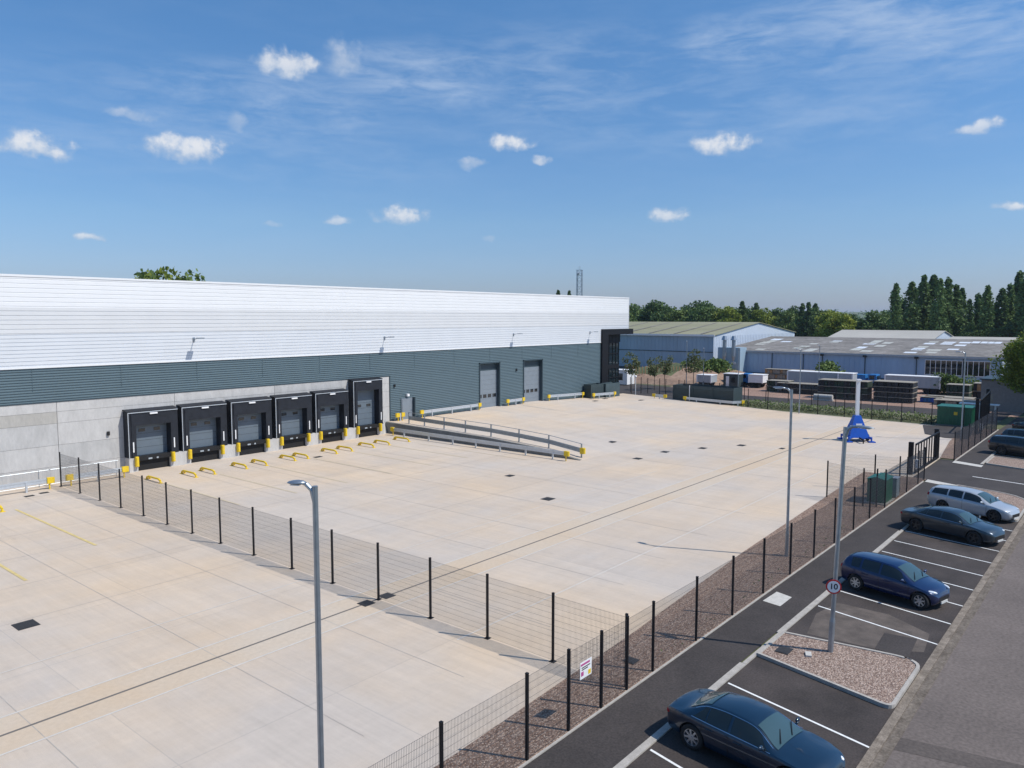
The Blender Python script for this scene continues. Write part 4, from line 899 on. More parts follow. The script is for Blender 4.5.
        for xh in sp['handles']:
            t = MB(); w_ = pch(xh, W_); z_ = pch(xh, B)-.12; t.beam((xh-.11, s_*(w_+.012), z_), (xh+.11, s_*(w_+.012), z_), .03, .03); t.build('door_handle', sp.get('hmat', pmat), body)
        t = MB(); xm = sp['mir']; w_ = pch(xm, W_); z_ = pch(xm, B)+.10
        ellipsoid(t, (xm, s_*(w_+.07), z_+.01), .05, .11, .06); t.beam((xm+.02, s_*(w_-.07), z_-.05), (xm+.02, s_*(w_+.08), z_-.01), .06, .04); t.build('wing_mirror', pmat, body, smooth=True)
        t = MB(); hx, hy, hz, hr = sp['hl']; ellipsoid(t, (hx, s_*hy, hz), *hr, rot=-s_*.5); t.build('headlight', 'lamp', body, smooth=True)
        t = MB(); hx, hy, hz, hr = sp['tl']; ellipsoid(t, (hx, s_*hy, hz), *hr, rot=s_*.5); t.build('tail_light', 'tail', body, smooth=True)
    t = MB(); gx, gz, gw, gh = sp['gr']; t.box(gx-.12, -gw, gz-gh, gx, gw, gz+gh); t.build('grille', 'trim', body)
    t = MB(); t.box(gx-.02, -.24, gz-gh-.10, gx+.02, .24, gz-gh-.01); t.build('number_plate', 'plate', body); t = MB(); t.box(x0-.012, -.26, .55, x0+.05, .26, .66); t.build('number_plate', 'plate', body)
    t = MB(); wx = sp['ws'][1]
    for yy in (-.45, .15):
        y, z = top(wx-.02, .3); t.bar((wx-.03, yy, pch(wx-.03, T)+.03), (wx-.28, yy+.42, pch(wx-.28, T)+.02), .012, 5)
    t.build('wiper', 'trim', body)
    for a in ax:
        for s_ in (-1, 1):
            yo = s_*(wmx-.015); wl = empty('wheel', (a, yo, R_)); wl.parent = root
            t = MB(); n = 32; prof = [(.62,-.02),(.66,0),(.90,0),(.98,-.02),(1,-.06),(1,-.16),(.97,-.21),(.62,-.21)]
            for (rr, yy) in prof:
                for i in range(n): an = 2*math.pi*i/n; t.v.append((R_*rr*math.cos(an), s_*yy, R_*rr*math.sin(an)))
            for j in range(len(prof)-1):
                for i in range(n): t.face([j*n+i, j*n+(i+1) % n, (j+1)*n+(i+1) % n, (j+1)*n+i])
            t.build('tyre', 'tyre', wl, smooth=True)
            t = MB(); rr = R_*.66
            for j, (r2, yy) in enumerate([(rr,-.005),(rr*.93,-.005),(rr*.90,-.07)]):
                for i in range(n): an = 2*math.pi*i/n; t.v.append((r2*math.cos(an), s_*yy, r2*math.sin(an)))
            for j in range(2):
                for i in range(n): t.face([j*n+i, j*n+(i+1) % n, (j+1)*n+(i+1) % n, (j+1)*n+i])
            for i in range(spokes):
                an = 2*math.pi*(i+.2)/spokes; dx, dz = math.cos(an), math.sin(an); px_, pz_ = -dz, dx; wd = .030*R_/.32
                a0, a1 = rr*.12, rr*.95
                t.add([(dx*a0+px_*wd, s_*-.012, dz*a0+pz_*wd),(dx*a0-px_*wd, s_*-.012, dz*a0-pz_*wd),(dx*a1-px_*wd*.75, s_*-.008, dz*a1-pz_*wd*.75),(dx*a1+px_*wd*.75, s_*-.008, dz*a1+pz_*wd*.75),
                       (dx*a0+px_*wd, s_*-.05, dz*a0+pz_*wd),(dx*a0-px_*wd, s_*-.05, dz*a0-pz_*wd),(dx*a1-px_*wd*.75, s_*-.05, dz*a1-pz_*wd*.75),(dx*a1+px_*wd*.75, s_*-.05, dz*a1+pz_*wd*.75)],
                      [(0,1,2,3),(0,4,5,1),(1,5,6,2),(2,6,7,3),(3,7,4,0)])
            t.bar((0, s_*-.06, 0), (0, s_*-.004, 0), rr*.17, 12); t.build('rim', rim, wl)
            t = MB(); t.bar((0, s_*-.10, 0), (0, s_*-.09, 0), rr*.97, 24); t.build('brake_disc', 'trim', wl)
    return root
SED = dict(zb=[(-2.33,.74),(-2.2,.92),(-1.6,.99),(-.8,.955),(.6,.91),(1.15,.885),(1.9,.77),(2.2,.67),(2.33,.52)],
    zt=[(-2.33,.77),(-2.22,1.0),(-1.75,1.08),(-1.60,1.12),(-.95,1.385),(-.3,1.45),(.15,1.43),(.45,1.37),(1.18,1.0),(1.9,.87),(2.2,.74),(2.33,.55)],
    w=[(-2.33,.60),(-2.2,.78),(-1.7,.89),(0,.92),(1.5,.905),(2.0,.84),(2.25,.66),(2.33,.48)], zs=[(-2.33,.42),(-2.15,.26),(-1,.2),(1.5,.2),(2.2,.2),(2.33,.32)],
    wr=[(-2.33,.5),(-2.1,.70),(-1.65,.70),(-.95,.55),(0,.58),(.45,.57),(1.18,.72),(1.9,.70),(2.2,.56),(2.33,.4)],
    R=.33, ax=(-1.36,1.42), ws=(.48,1.13), rw=(-1.55,-.93), win=[(-1.32,-.92,(.28,0)),(-.88,-.22,(0,0)),(-.14,.98,(0,-.30))], seams=(-1.0,-.18,1.0), handles=(-.75,.1), mir=.80,
    hl=(2.03,.66,.66,(.24,.10,.075)), tl=(-2.16,.68,.80,(.12,.13,.085)), gr=(2.345,.5,.42,.10), chrome=True)
def shape(sp, kz, kw, kr, fo=1.0):
    s2 = dict(sp); x1 = sp['zb'][-1][0]; a = sp['ax'][1]
    fx_ = lambda x: x if x < a else a+(x-a)*fo
    s2['zt'] = [(fx_(x), z*kz) for x, z in sp['zt']]; s2['zb'] = [(fx_(x), z*(1+(kz-1)*.8)) for x, z in sp['zb']]
    s2['w'] = [(fx_(x), y*kw) for x, y in sp['w']]; s2['wr'] = [(fx_(x), y*kr) for x, y in sp['wr']]; s2['zs'] = [(fx_(x), z) for x, z in sp['zs']]
    h = sp['hl']; s2['hl'] = (fx_(h[0]), h[1]*kw, h[2]*(1+(kz-1)*.8), (h[3][0]*.85, h[3][1]*.8, h[3][2]*.8)); h = sp['tl']; s2['tl'] = (h[0], h[1]*kw, h[2]*(1+(kz-1)*.8), h[3])
    g = sp['gr']; s2['gr'] = (fx_(g[0]), g[1]*kw*.9, g[2], g[3]*.85)
    return s2
SED2 = dict(SED, zt=[(-2.33,.77),(-2.22,.98),(-1.85,1.03),(-1.65,1.08),(-.9,1.33),(-.3,1.405),(.1,1.40),(.4,1.34),(1.12,.98),(1.9,.86),(2.2,.73),(2.33,.55)])
HAT = dict(zb=[(-1.96,.80),(-1.85,.92),(-1.3,.96),(-.6,.93),(.5,.89),(1.0,.86),(1.6,.74),(1.85,.64),(1.96,.50)],
    zt=[(-1.96,.84),(-1.90,1.05),(-1.62,1.38),(-1.2,1.45),(-.5,1.475),(0,1.45),(.25,1.40),(1.02,.98),(1.6,.84),(1.85,.72),(1.96,.53)],
    w=[(-1.96,.62),(-1.82,.76),(-1.3,.85),(0,.865),(1.2,.85),(1.65,.78),(1.88,.62),(1.96,.46)], zs=[(-1.96,.42),(-1.8,.26),(-.8,.2),(1.2,.2),(1.8,.2),(1.96,.32)],
    wr=[(-1.96,.52),(-1.85,.60),(-1.55,.52),(-.5,.56),(.25,.55),(1.02,.66),(1.6,.62),(1.85,.5),(1.96,.38)],
    R=.31, ax=(-1.2,1.3), ws=(.28,.98), rw=(-1.89,-1.60), win=[(-1.42,-1.08,(-.05,.0)),(-.99,-.30,(0,0)),(-.22,.84,(0,-.34))], seams=(-.98,-.26,.88), handles=(-.82,.05), mir=.68,
    hl=(1.66,.60,.70,(.27,.09,.085)), tl=(-1.83,.62,.86,(.10,.12,.12)), gr=(1.97,.46,.36,.09))
WAG = dict(zb=[(-2.3,.84),(-2.15,.98),(-1.5,1.01),(-.6,.97),(.6,.92),(1.15,.89),(1.85,.77),(2.15,.66),(2.3,.50)],
    zt=[(-2.3,.90),(-2.22,1.12),(-1.98,1.40),(-1.5,1.455),(-.6,1.50),(0,1.47),(.32,1.41),(1.15,1.0),(1.85,.86),(2.15,.73),(2.3,.53)],
    w=[(-2.3,.64),(-2.12,.80),(-1.5,.88),(0,.90),(1.4,.885),(1.9,.81),(2.2,.64),(2.3,.48)], zs=[(-2.3,.42),(-2.1,.26),(-1,.2),(1.5,.2),(2.1,.2),(2.3,.32)],
    wr=[(-2.3,.54),(-2.15,.62),(-1.9,.56),(-.6,.59),(.32,.58),(1.15,.70),(1.85,.67),(2.15,.54),(2.3,.4)],
    R=.33, ax=(-1.32,1.38), ws=(.35,1.10), rw=(-2.21,-1.96), win=[(-2.0,-1.12,(.10,.0)),(-1.04,-.30,(0,0)),(-.22,.95,(0,-.36))], seams=(-1.08,-.26,1.0), handles=(-.85,.05), mir=.78,
    hl=(1.96,.64,.68,(.28,.09,.08)), tl=(-2.16,.67,.92,(.12,.12,.11)), gr=(2.31,.48,.40,.10))
SC = 1.15
SEDB = dict(SED, R=.35, zt=[(-2.33,.77),(-2.22,1.0),(-1.75,1.08),(-1.62,1.12),(-1.02,1.385),(-.4,1.45),(.03,1.43),(.33,1.37),(1.04,1.0),(1.9,.87),(2.2,.74),(2.33,.55)], wr=[(-2.33,.5),(-2.1,.70),(-1.68,.70),(-1.02,.55),(-.1,.58),(.33,.57),(1.04,.74),(1.9,.70),(2.2,.56),(2.33,.4)], ws=(.36,1.0), rw=(-1.58,-1.0), win=[(-1.36,-.98,(.26,0)),(-.94,-.30,(0,0)),(-.22,.86,(0,-.30))], seams=(-1.06,-.26,.88), handles=(-.82,.02), mir=.70)
SED = shape(SEDB, .93, 1.0, .96, .86); SED2 = shape(SED2, .95, .93, .88, .85); HAT = shape(HAT, .93, .96, .92, .78); WAG = shape(WAG, .95, .95, .92, .82)
def park(name, label, sp, pm, hubr, ang, scale=SC, **k):
    h = Vector((math.cos(ang), math.sin(ang))); s = Vector((-h.y, h.x))     # left of heading
    side_ = s if s.x > 0 else -s
    wmx = max(p[1] for p in sp['w'])
    c = Vector(hubr) + side_*wmx*scale - h*sp['ax'][0]*scale
    return make_car(name, label, sp, pm, (c.x, c.y, .01), ang, scale, **k)
P_teal = paint('deep_teal_blue_paint', (.003, .020, .045)); P_blue = paint('royal_blue_paint', (.001, .014, .07)); P_grey = paint('dark_slate_paint', (.015, .030, .042), .35); P_silver = paint('silver_paint', (.44, .47, .50), .3); P_dk = paint('black_blue_paint', (.004, .012, .02))
HD = math.atan2(-.972, -.235)
park('parked_car', 'dark teal-blue saloon in the nearest bay, cut by the bottom of the picture', SED, P_teal, (18.85,9.25), math.atan2(-.993,-.12), 1.03, rim='alloy', spokes=8)
park('parked_car', 'bright dark-blue hatchback with silver wheels beside the gravel island', HAT, P_blue, (35.02,9.50), math.atan2(-.972,-.235), 1.11, rim='alloy', spokes=7)
park('parked_car', 'dark slate saloon with dark wheels, next to the silver estate', SED2, P_grey, (47.05,9.67), math.atan2(-.954,-.30), 1.12, rim='alloyd', spokes=5)
park('parked_car', 'silver estate car with black roof glass, parked by the kerbed gravel corner', WAG, P_silver, (52.9,9.45), math.atan2(-.954,-.28), 1.09, rim='alloyd', spokes=5)
park('parked_car', 'very dark car beyond the access road, half out of the right edge', WAG, P_dk, (78.36,9.65), math.atan2(-.97,-.2), 1.2, rim='alloyd', spokes=5)
park('parked_car', 'second very dark car farther along the far bays, behind the first one', HAT, P_grey, (84.3,9.7), math.atan2(-.97,-.2), 1.2, rim='alloyd', spokes=5)
park('parked_car', 'dark car partly hidden under the tree at the far bays', SED, P_dk, (93.5,9.7), math.atan2(-.97,-.2), 1.2, rim='alloyd', spokes=5)
sheet('container_shade_patch', [(94.8,19.2),(96,14.35),(86.4,13.4),(86.1,15.4),(87.75,17.54)], .042, 'asphalt')  # dark sheet painting the green container's shadow onto the ground
# ---------------------------------------------------------------- trees
def leafcloud(seed, pts_fn, n, size, m, name='crown'):
    rnd = random.Random(seed); q = MB()
    for i in range(n):
        p = pts_fn(rnd)
        if p is None: continue
        s = size*rnd.uniform(.6,1.3); a = Vector((rnd.gauss(0,1), rnd.gauss(0,1), rnd.gauss(0,.8))).normalized(); b_ = a.cross(Vector((rnd.gauss(0,1), rnd.gauss(0,1), rnd.gauss(0,1)))).normalized()
        c = Vector(p); o = len(q.v)
        q.v += [tuple(c+a*s), tuple(c+b_*s*.7), tuple(c-a*s), tuple(c-b_*s*.7)]; q.face([o,o+1,o+2,o+3])
    me = bpy.data.meshes.new(name); me.from_pydata(q.v, [], q.f); me.materials.append(M[m]); return me
def clumped(H, Rr, ncl, zlo=.25, shape='round', seed=1, cs=.30):
    rnd = random.Random(seed*77+5); cl = []
    for i in range(ncl):
        if shape == 'round':
            while True:
                x, y, z = rnd.uniform(-1,1), rnd.uniform(-1,1), rnd.uniform(-1,1)
                if .25 < x*x+y*y+z*z < 1: break
            cl.append((x*Rr*.78, y*Rr*.78, H*(zlo+(1-zlo)*.5) + z*H*(1-zlo)*.42, Rr*cs*rnd.uniform(.7,1.3)))
        elif shape == 'column':
            t = rnd.random(); prof_ = interp(t, [(0,.75),(.2,1),(.6,.85),(.85,.55),(.95,.3),(1,.05)]); an = rnd.uniform(0,6.28); rr = Rr*prof_*rnd.uniform(.15,.75)
            cl.append((math.cos(an)*rr, math.sin(an)*rr, H*(zlo+(.97-zlo)*t), Rr*cs*rnd.uniform(.75,1.3)*(1 if t < .85 else .6)))
        elif shape == 'cone':
            t = rnd.random()**1.1; an = rnd.uniform(0,6.28); rr = Rr*(1-t)**.8*rnd.uniform(.2,.9)
            cl.append((math.cos(an)*rr, math.sin(an)*rr, H*(zlo+(.97-zlo)*t), Rr*cs*(1.05-.72*t)))
    def fn(r):
        c = cl[r.randrange(len(cl))]
        x, y, z = r.gauss(0,1), r.gauss(0,1), r.gauss(0,1); l = math.sqrt(x*x+y*y+z*z)+1e-6; k = c[3]*r.uniform(.55,1.05)/l
        return (c[0]+x*k, c[1]+y*k, c[2]+z*k*(1.5 if shape == 'column' else .8))
    return fn, cl
def trunk_mesh(H, r_, cl, n=7, m='bark'):
    q = MB(); q.bar((0,0,-.1),(0,0,H*.45), r_, 8, r2=r_*.65); q.bar((0,0,H*.45),(.1,.05,H*.85), r_*.65, 7, r2=r_*.15)
    for c in cl[:n]: z0 = min(c[2]*.75, H*.6); q.bar((0,0,z0), (c[0],c[1],c[2]), r_*.32, 5, r2=r_*.08, cap=False)
    me = bpy.data.meshes.new('trunk'); me.from_pydata(q.v, [], q.f); me.materials.append(M[m]); return me
TK = {}
def treekind(key, H, Rr, ncl, nleaf, size, m, shape='round', zlo=.25, seed=1, cs=.3, tr=None):
    fn, cl = clumped(H, Rr, ncl, zlo, shape, seed, cs); TK[key] = (leafcloud(seed, fn, nleaf, size, m), trunk_mesh(H, tr or H*.018, cl, 8), H)
def tree(key, x, y, H, label, group='trees beyond the yards', cat='tree', name='tree', z=0, wide=1.0, rz=None):
    c, t, H0 = TK[key]; r_ = empty(name, (x, y, z), random.uniform(0, 6.28) if rz is None else rz, label, cat, group); s = H/H0; r_.scale = (s*wide, s*wide, s)
    for nm, me in (('crown', c), ('trunk', t)): o = bpy.data.objects.new(nm, me); COL.objects.link(o); o.parent = r_
    return r_
for i in range(4): treekind('r%d' % i, 16, 6.5, 34, 5200, .42, ('leaf','leafd','leaf','leafl')[i], 'round', .12, i+1, .34)
for i in range(2): treekind('k%d' % i, 17, 4.6, 90, 4600, .40, ('leafd','leaf')[i], 'cone', .08, i+11, .34)
for i in range(4): treekind('p%d' % i, 24, 2.5, 90, 4400, .38, 'poplar', 'column', .07, i+21, .42)
for i in range(2): treekind('s%d' % i, 5, 1.2, 22, 900, .10, 'sapling', 'round', .35, i+31, .33, .05)
treekind('near', 10.6, 4.6, 60, 17000, .15, 'leafl', 'round', .16, 41, .27, .2)
treekind('bush', 2.2, 1.6, 14, 1500, .13, 'leaf', 'round', .0, 42, .5, .04)
def ztop(px, y, dist):
    v = _d + _r*((px-512)/F) - _u*((y-384)/F); return CH + v.z*dist/math.hypot(v.x, v.y)
# poplars
PP = [(893.7,284,'p'),(900.7,299,'p'),(909,281.5,'p'),(914,291,'p'),(921,276,'p'),(930.4,275,'p'),(937.4,278.5,'p'),(945,278.5,'p'),(953.4,285.5,'p'),(959.3,288,'p'),(967.4,299,'p'),(975.7,294,'p'),(985,286,'p'),(994,302,'p'),(999.6,288,'p'),(1007,284,'p'),(1015.6,272,'p'),(1023,276,'p'),(1032,280,'p'),(1042,270,'p'),(1055,276,'p')]
pw = ['leftmost of the poplars, standing slightly apart','short thin poplar second in the row','tall full poplar third in the row','slim poplar close behind the third one','very tall poplar at the peak of the row, left twin','very tall poplar at the peak of the row, right twin']
for i, (px, y, k) in enumerate(PP):
    dist = 250 + (i*37 % 17) - (8 if y < 290 else 0); x_, y_ = sight(px, dist); H_ = ztop(px, y, dist)
    o = tree('p%d' % (i % 4), x_, y_, H_, 'tall narrow dark poplar in the long row behind the grey-roofed sheds', 'row of tall poplars', 'tree', 'poplar', wide=1.0+.12*(i % 3))
for i in range(26):      # understorey hedge trees filling the poplar row's foot
    px = 888+7*i; x_, y_ = sight(px, 242+(i*13 % 11)); tree('r%d' % (1 if i % 3 else 0), x_, y_, 7.5+(i*7 % 5)*.8, 'low dark tree filling in at the foot of the poplar row', 'low trees under the poplars', wide=.9)
TR = [(623,309,0),(630,307,0),(636,306,1),(643,306,0),(650,306,3),(657,302.5,1),(664,304,1),(671,307,0),(680,308,0),(688,307,1),(694,303,1),(701,303.5,1),(709,306.5,0),(717,307,0),(726,307,3),(733,308,0),(741,303,'k1'),(748,307,0),(755,304.5,'k1'),(763,309,3),(772,310,0),(781,310,1),(789,310,0),(796,308,1),(801,305,'k0'),(807,304,'k0'),(814,305,'k0'),(819,308,0),(828,311,3),(837,313,3),(846,316,0),(853,316,1),(862,318,0),(869,322,0),(876,313,1),(884,311,0)]
for i, (px, y, k) in enumerate(TR):
    dist = 285 + (i*29 % 45) if px < 820 else 255+(i*29 % 20); x_, y_ = sight(px, dist); H_ = ztop(px, y, dist); key = k if isinstance(k, str) else 'r%d' % k
    what = {'k0':'dark pointed conifer in the tree line above the grey-roofed sheds','k1':'taller pale-green pointed tree in the tree line above the blue sheds','r0':'mid-green rounded tree in the line behind the blue sheds','r1':'dark rounded tree in the line behind the blue sheds','r3':'lighter yellow-green rounded tree in the line behind the blue sheds'}[key]
    tree(key, x_, y_, H_*1.04, what, 'tree line behind the blue sheds')
    if i % 2: x_, y_ = sight(px+4, dist+28); tree('r%d' % (i % 2), x_, y_, H_*.92, 'tree half hidden behind the front tree line', 'second row of the tree line')
for (px, y, d_, k, t) in ((155,270.5,150,'r0','left part of the treetops showing above the white parapet'),(168,268,152,'r3','highest treetop showing above the white parapet'),(184,269.5,154,'r0','right part of the treetops showing above the white parapet'),(558,291,330,'k0','small spiky treetop above the parapet left of the lattice tower'),(569,291.5,330,'k0','small spiky treetop above the parapet touching the lattice tower')):
    x_, y_ = sight(px, d_); tree(k, x_, y_, ztop(px, y, d_)*1.02, t, 'treetops behind the warehouse', wide=.8 if px < 500 else .7)
tree('near', 107.0, 9.9, 11.2, 'bright leafy deciduous tree at the right edge over the parked cars', 'roadside trees', wide=1.0)
tree('near', 116, 6.5, 10.0, 'second leafy tree just beyond the right-edge tree', 'roadside trees', wide=1.1)
for (px, d_, h_, t) in ((632,122,6.8,'thin sapling nearest the glazed entrance'),(655,128,6.2,'thin sapling second from the glazed entrance'),(665,131,6.4,'thin sapling third from the glazed entrance'),(694,126,7.2,'thin sapling at the right of the planted bank')):
    x_, y_ = sight(px, d_); tree('s%d' % (int(px) % 2), x_, y_, h_, t, 'saplings on the bank', name='sapling')
for i, (px, d_, h_) in enumerate(((700,152,3.6),(706,150,4.2),(713,149,4.0),(693,154,3.4),(718,150,3.0),(686,156,2.8))):
    x_, y_ = sight(px, d_); tree('bush', x_, y_, h_, 'dark green bush at the foot of the olive-roofed shed', 'bushes before the olive-roofed shed', 'bush', 'bush', wide=1.2)
x_, y_ = sight(828, 142); tree('bush', x_, y_, 4.4, 'single dark bush against the blue shed wall above the trailers', 'bushes before the blue shed', 'bush', 'bush')
for i, (px, d_, h_) in enumerate(((938,139,2.6),(945,138,3.2),(952,139,2.4),(962,137,3.0),(972,136,2.2))):
    x_, y_ = sight(px, d_); tree('bush', x_, y_, h_, 'dark bush below the long window band of the shed', 'bushes before the blue shed', 'bush', 'bush')
# ---------------------------------------------------------------- blue sheds
def shed(name, label, x0, y0, x1, y1, eave, ridge, wm, rm, gm, ribs_=True, ridgex=None):
    r_ = empty(name, (x0, y0, 0), 0, label, 'shed'); W2, L2 = x1-x0, y1-y0; rx = W2/2 if ridgex is None else ridgex
    q = MB(); q.box(0,0,0,W2,L2,eave,0)
    q.add([(0,0,eave),(W2,0,eave),(rx,0,ridge-.1)], [(0,1,2)], 1); q.add([(0,L2,eave),(W2,L2,eave),(rx,L2,ridge-.1)], [(0,1,2)], 1)
    for i, f in enumerate(q.f[:6]):
        if i == 2: q.m[i] = 1
    if ribs_:
        n = int(L2/.9)
        for i in range(n): q.box(-.05, i*.9+.3, .05, .0-.002, i*.9+.45, eave-.05, 0)
        n = int(W2/.9)
        for i in range(n): q.box(i*.9+.3, -.05, .05, i*.9+.45, -.002, eave-.05, 1)
    q.build('wall', [wm, gm], r_)
    q = MB()
    for (a, b_, za, zb_) in ((-.35, rx, eave+.02, ridge), (rx, W2+.35, ridge, eave+.02)):
        q.add([(a,-.3,za),(b_,-.3,zb_),(b_,L2+.3,zb_),(a,L2+.3,za),(a,-.3,za+.12),(b_,-.3,zb_+.12),(b_,L2+.3,zb_+.12),(a,L2+.3,za+.12)], [(0,1,2,3),(4,7,6,5),(0,4,5,1),(1,5,6,2),(2,6,7,3),(3,7,4,0)])
    rf = q.build('roof', rm, r_); return r_, rf
A, Ar = shed('storage_shed', 'large shed with olive-brown roof, two-tone blue-grey walls and a gable toned as sunlit', 151.5, 71, 199, 165, 8.15, 10.8, 'bluewall2', 'olive', 'gable')
q = MB(); q.box(-.5,-.4,8.0,-.36,94,8.42); q.build('gutter', 'whitep', A); q = MB(); q.box(-.12,-.0,4.6,-.06,94,4.75); q.box(-.10,0,-.1,-.055,94,.9,0); q.build('rail', 'doordk', A)
q = MB(); [q.box(2+.0,7*i+3,8.4,2.3,7*i+3.5,8.45) for i in range(1)]
for i in range(14):
    q = MB(); q.add([(1.0,6.3*i+3,8.43+.12),(22,6.3*i+3,10.72+.03),(22,6.3*i+3.6,10.72+.03),(1.0,6.3*i+3.6,8.43+.12)], [(0,1,2,3)]); q.build('rooflight', 'brown', Ar)
Bs, Br = shed('storage_shed', 'long low pale-blue shed with patchy grey-brown roof and bright rooflights', 147, 18.6, 181, 67, 5.35, 7.6, 'bluewall', 'brown', 'gable', ridgex=27)
rr_ = random.Random(5)
def roofpatch(px, yy, wpx, m):
    # rooflight sheets in rows up the slope
    pass
for k, (yc, n) in enumerate([(62.5,4),(59,2),(52.5,4),(49.5,4),(42,5),(39.5,3),(32,6),(29,5),(26.5,3)]):
    for j in range(n):
        xx = rr_.uniform(1.0, 20); zz = 5.37+.13+xx*(7.6-5.37)/27; w_ = rr_.uniform(1.6,3.4); h2 = rr_.uniform(.8,1.1)
        zz2 = 5.37+.13+(xx+w_)*(7.6-5.37)/27
        t = MB(); y_ = yc-18.6; t.add([(xx,y_,zz+.02),(xx+w_,y_,zz2+.02),(xx+w_,y_+h2*2,zz2+.02),(xx,y_+h2*2,zz+.02)], [(0,1,2,3)]); t.build('rooflight', 'skyw' if (k >= 6 and j < 3) or rr_.random() < .22 else 'skyl', Br)
for y_ in (3,4,5,6.5): 
    t = MB(); xx = 20; zz = 5.5+.02+xx*2.23/27; t.add([(xx,y_,zz),(xx+3,y_,zz+.25),(xx+3,y_+1.3,zz+.25),(xx,y_+1.3,zz)], [(0,1,2,3)]); t.build('rooflight', 'skyw', Br)
wn = MB(); wn.box(-.10,1.6,2.3,-.055,11.2,4.7); wo = wn.build('window_band', 'glass', Bs)
t = MB()
for i in range(13): t.box(-.16,1.6+i*.8,2.3,-.11,1.68+i*.8,4.7)
t.box(-.17,1.5,2.2,-.105,11.3,2.3); t.box(-.17,1.5,4.7,-.105,11.3,4.8); t.build('mullion', 'whitep', wo)
t = MB(); t.box(-.4,-.35,5.15,-.356,48.8,5.5); t.build('gutter', 'doorl', Bs)
for y_ in (5.5,12.6,21,28.5,32,38,44): t = MB(); t.bar((-.15,y_,0),(-.15,y_,5.2),.08,6); t.build('downpipe', 'doordk', Bs); 
for y_ in (12.6,21,28.5,44): t = MB(); t.box(-.6,y_-.3,4.9,-.2,y_+.3,5.25); t.build('floodlight', 'trim', Bs)
t = MB(); t.box(-.35,0,0,-.056,48,1.2); t.build('dark_base', 'trim', Bs)
t = MB(); t.box(2,-.1,2.2,5,-.055,3.6); t.box(8,-.1,.1,11,-.055,3.2); t.build('gable_door', 'doordk', Bs)
# annexe with two extraction cyclones
An = empty('extraction_plant', (143.8,61.8,0), 0, 'blue box annexe carrying two upright steel extraction cyclones', 'extraction plant')
t = MB(); t.box(0,0,0,3.1,4.6,6.1); t.build('wall', 'bluewall2', An)
for y_ in (1.0,2.9):
    t = MB(); t.bar((-.8,y_,4.4),(-.8,y_,7.6),.38,12); t.bar((-.8,y_,4.4),(-.8,y_,3.3),.38,12,r2=.12); t.bar((-.8,y_,7.6),(-.8,y_,8.4),.62,12,r2=.35); t.bar((-.8,y_,2.9),(-.8,y_,3.3),.5,10); t.beam((-.8,y_,5),(0,y_,5),.25,.3); t.build('cyclone', 'galv', An, smooth=False)
for args in (('low wide beige-roofed shed behind the patchy roof, left of centre', 200, 40, 232, 64, 6.2, 8.6, 'gable','beige','gable'), ('pale flat-pitched shed roof behind, in front of the poplars', 196, 24, 226, 37, 5.6, 7.3, 'gable','beige','gable'), ('pale low shed roof at the right, nearest the poplars', 192, 12, 215, 21, 6.4, 7.2, 'gable','beige','gable')):
    shed('storage_shed', *args[:1], *args[1:6], args[6], *args[7:] , ribs_=False) if False else shed('storage_shed', args[0], args[1], args[2], args[3], args[4], args[5], args[6], args[7], args[8], args[9], False)
bb = empty('brick_building', (115.5,9.5,0), 0, 'small flat-roofed grey brick building behind the far gate', 'building')
t = MB(); t.box(0,0,0,6,7.3,3.95); t.build('wall', 'brick', bb); t = MB(); t.box(-.2,-.2,3.95,6.2,7.5,4.12); t.build('roof', 'doordk', bb); t = MB(); t.box(-.04,5.9,0,-.003,6.9,2.2); t.build('door', 'timberg', bb)
# lattice tower behind
tx, ty = sight(579, 330); tw = empty('lattice_tower', (tx, ty, 0), .4, 'slender lattice mast with antennas rising above the parapet', 'lattice tower'); HT = ztop(579, 270, 330)
t = MB(); wt = 1.2
for (sx, sy) in ((-1,-1),(1,-1),(1,1),(-1,1)): t.bar((sx*wt,sy*wt,0),(sx*wt*.8,sy*wt*.8,HT),.13,5)
n = 14
for i in range(n):
    z0, z1 = HT*i/n, HT*(i+1)/n
    for (a, b_) in (((-1,-1),(1,-1)),((1,-1),(1,1)),((1,1),(-1,1)),((-1,1),(-1,-1))):
        t.bar((a[0]*wt*.9,a[1]*wt*.9,z0),(b_[0]*wt*.9,b_[1]*wt*.9,z1),.07,4); t.bar((a[0]*wt*.9,a[1]*wt*.9,z1),(b_[0]*wt*.9,b_[1]*wt*.9,z1),.06,4)
t.build('lattice', 'galv', tw); t = MB(); [t.bar((s_*1.1,0,HT-.5),(s_*1.1,0,HT+1.6),.08,5) for s_ in (-1,1)]; t.bar((0,0,HT-1.5),(.0,1.0,HT-1.5),.6,10); t.build('antenna', 'galvpale', tw)
# ---------------------------------------------------------------- far ground, verge, tracks
sheet('verge', [(97.3,13),(107.5,13),(111,46),(103,46)], .012, 'verge')
sheet('service_road', [(104.8,13),(112.8,13),(114,60),(112,60),(108,46)], .02, 'asphalt')
sheet('gravel_track', [(109.5,12),(146,12),(146,64),(118,64),(113,44)], .006, 'redgravel')
sheet('forecourt', [(100.5,46),(113,46),(118,58),(128,110),(102,110)], .03, 'asphalt')
rv = random.Random(9)
def tufts(rect, n, s, name, m):
    def fn(r): 
        y = r.uniform(rect[1], rect[3]); return (r.uniform(rect[0], rect[2])+.10*(y-rect[1]), y, r.uniform(.05,.5))
    me = leafcloud(5, fn, n, s, m, name); o = bpy.data.objects.new(name, me); COL.objects.link(o); o['kind'] = 'stuff'; o['label'] = 'scruffy flowering weeds along the back fence'; return o
tufts((96.4,15.5,98.6,44), 2600, .11, 'weeds', 'sapling')
tufts((98,15.5,103,44), 1600, .13, 'weeds', 'leaf')
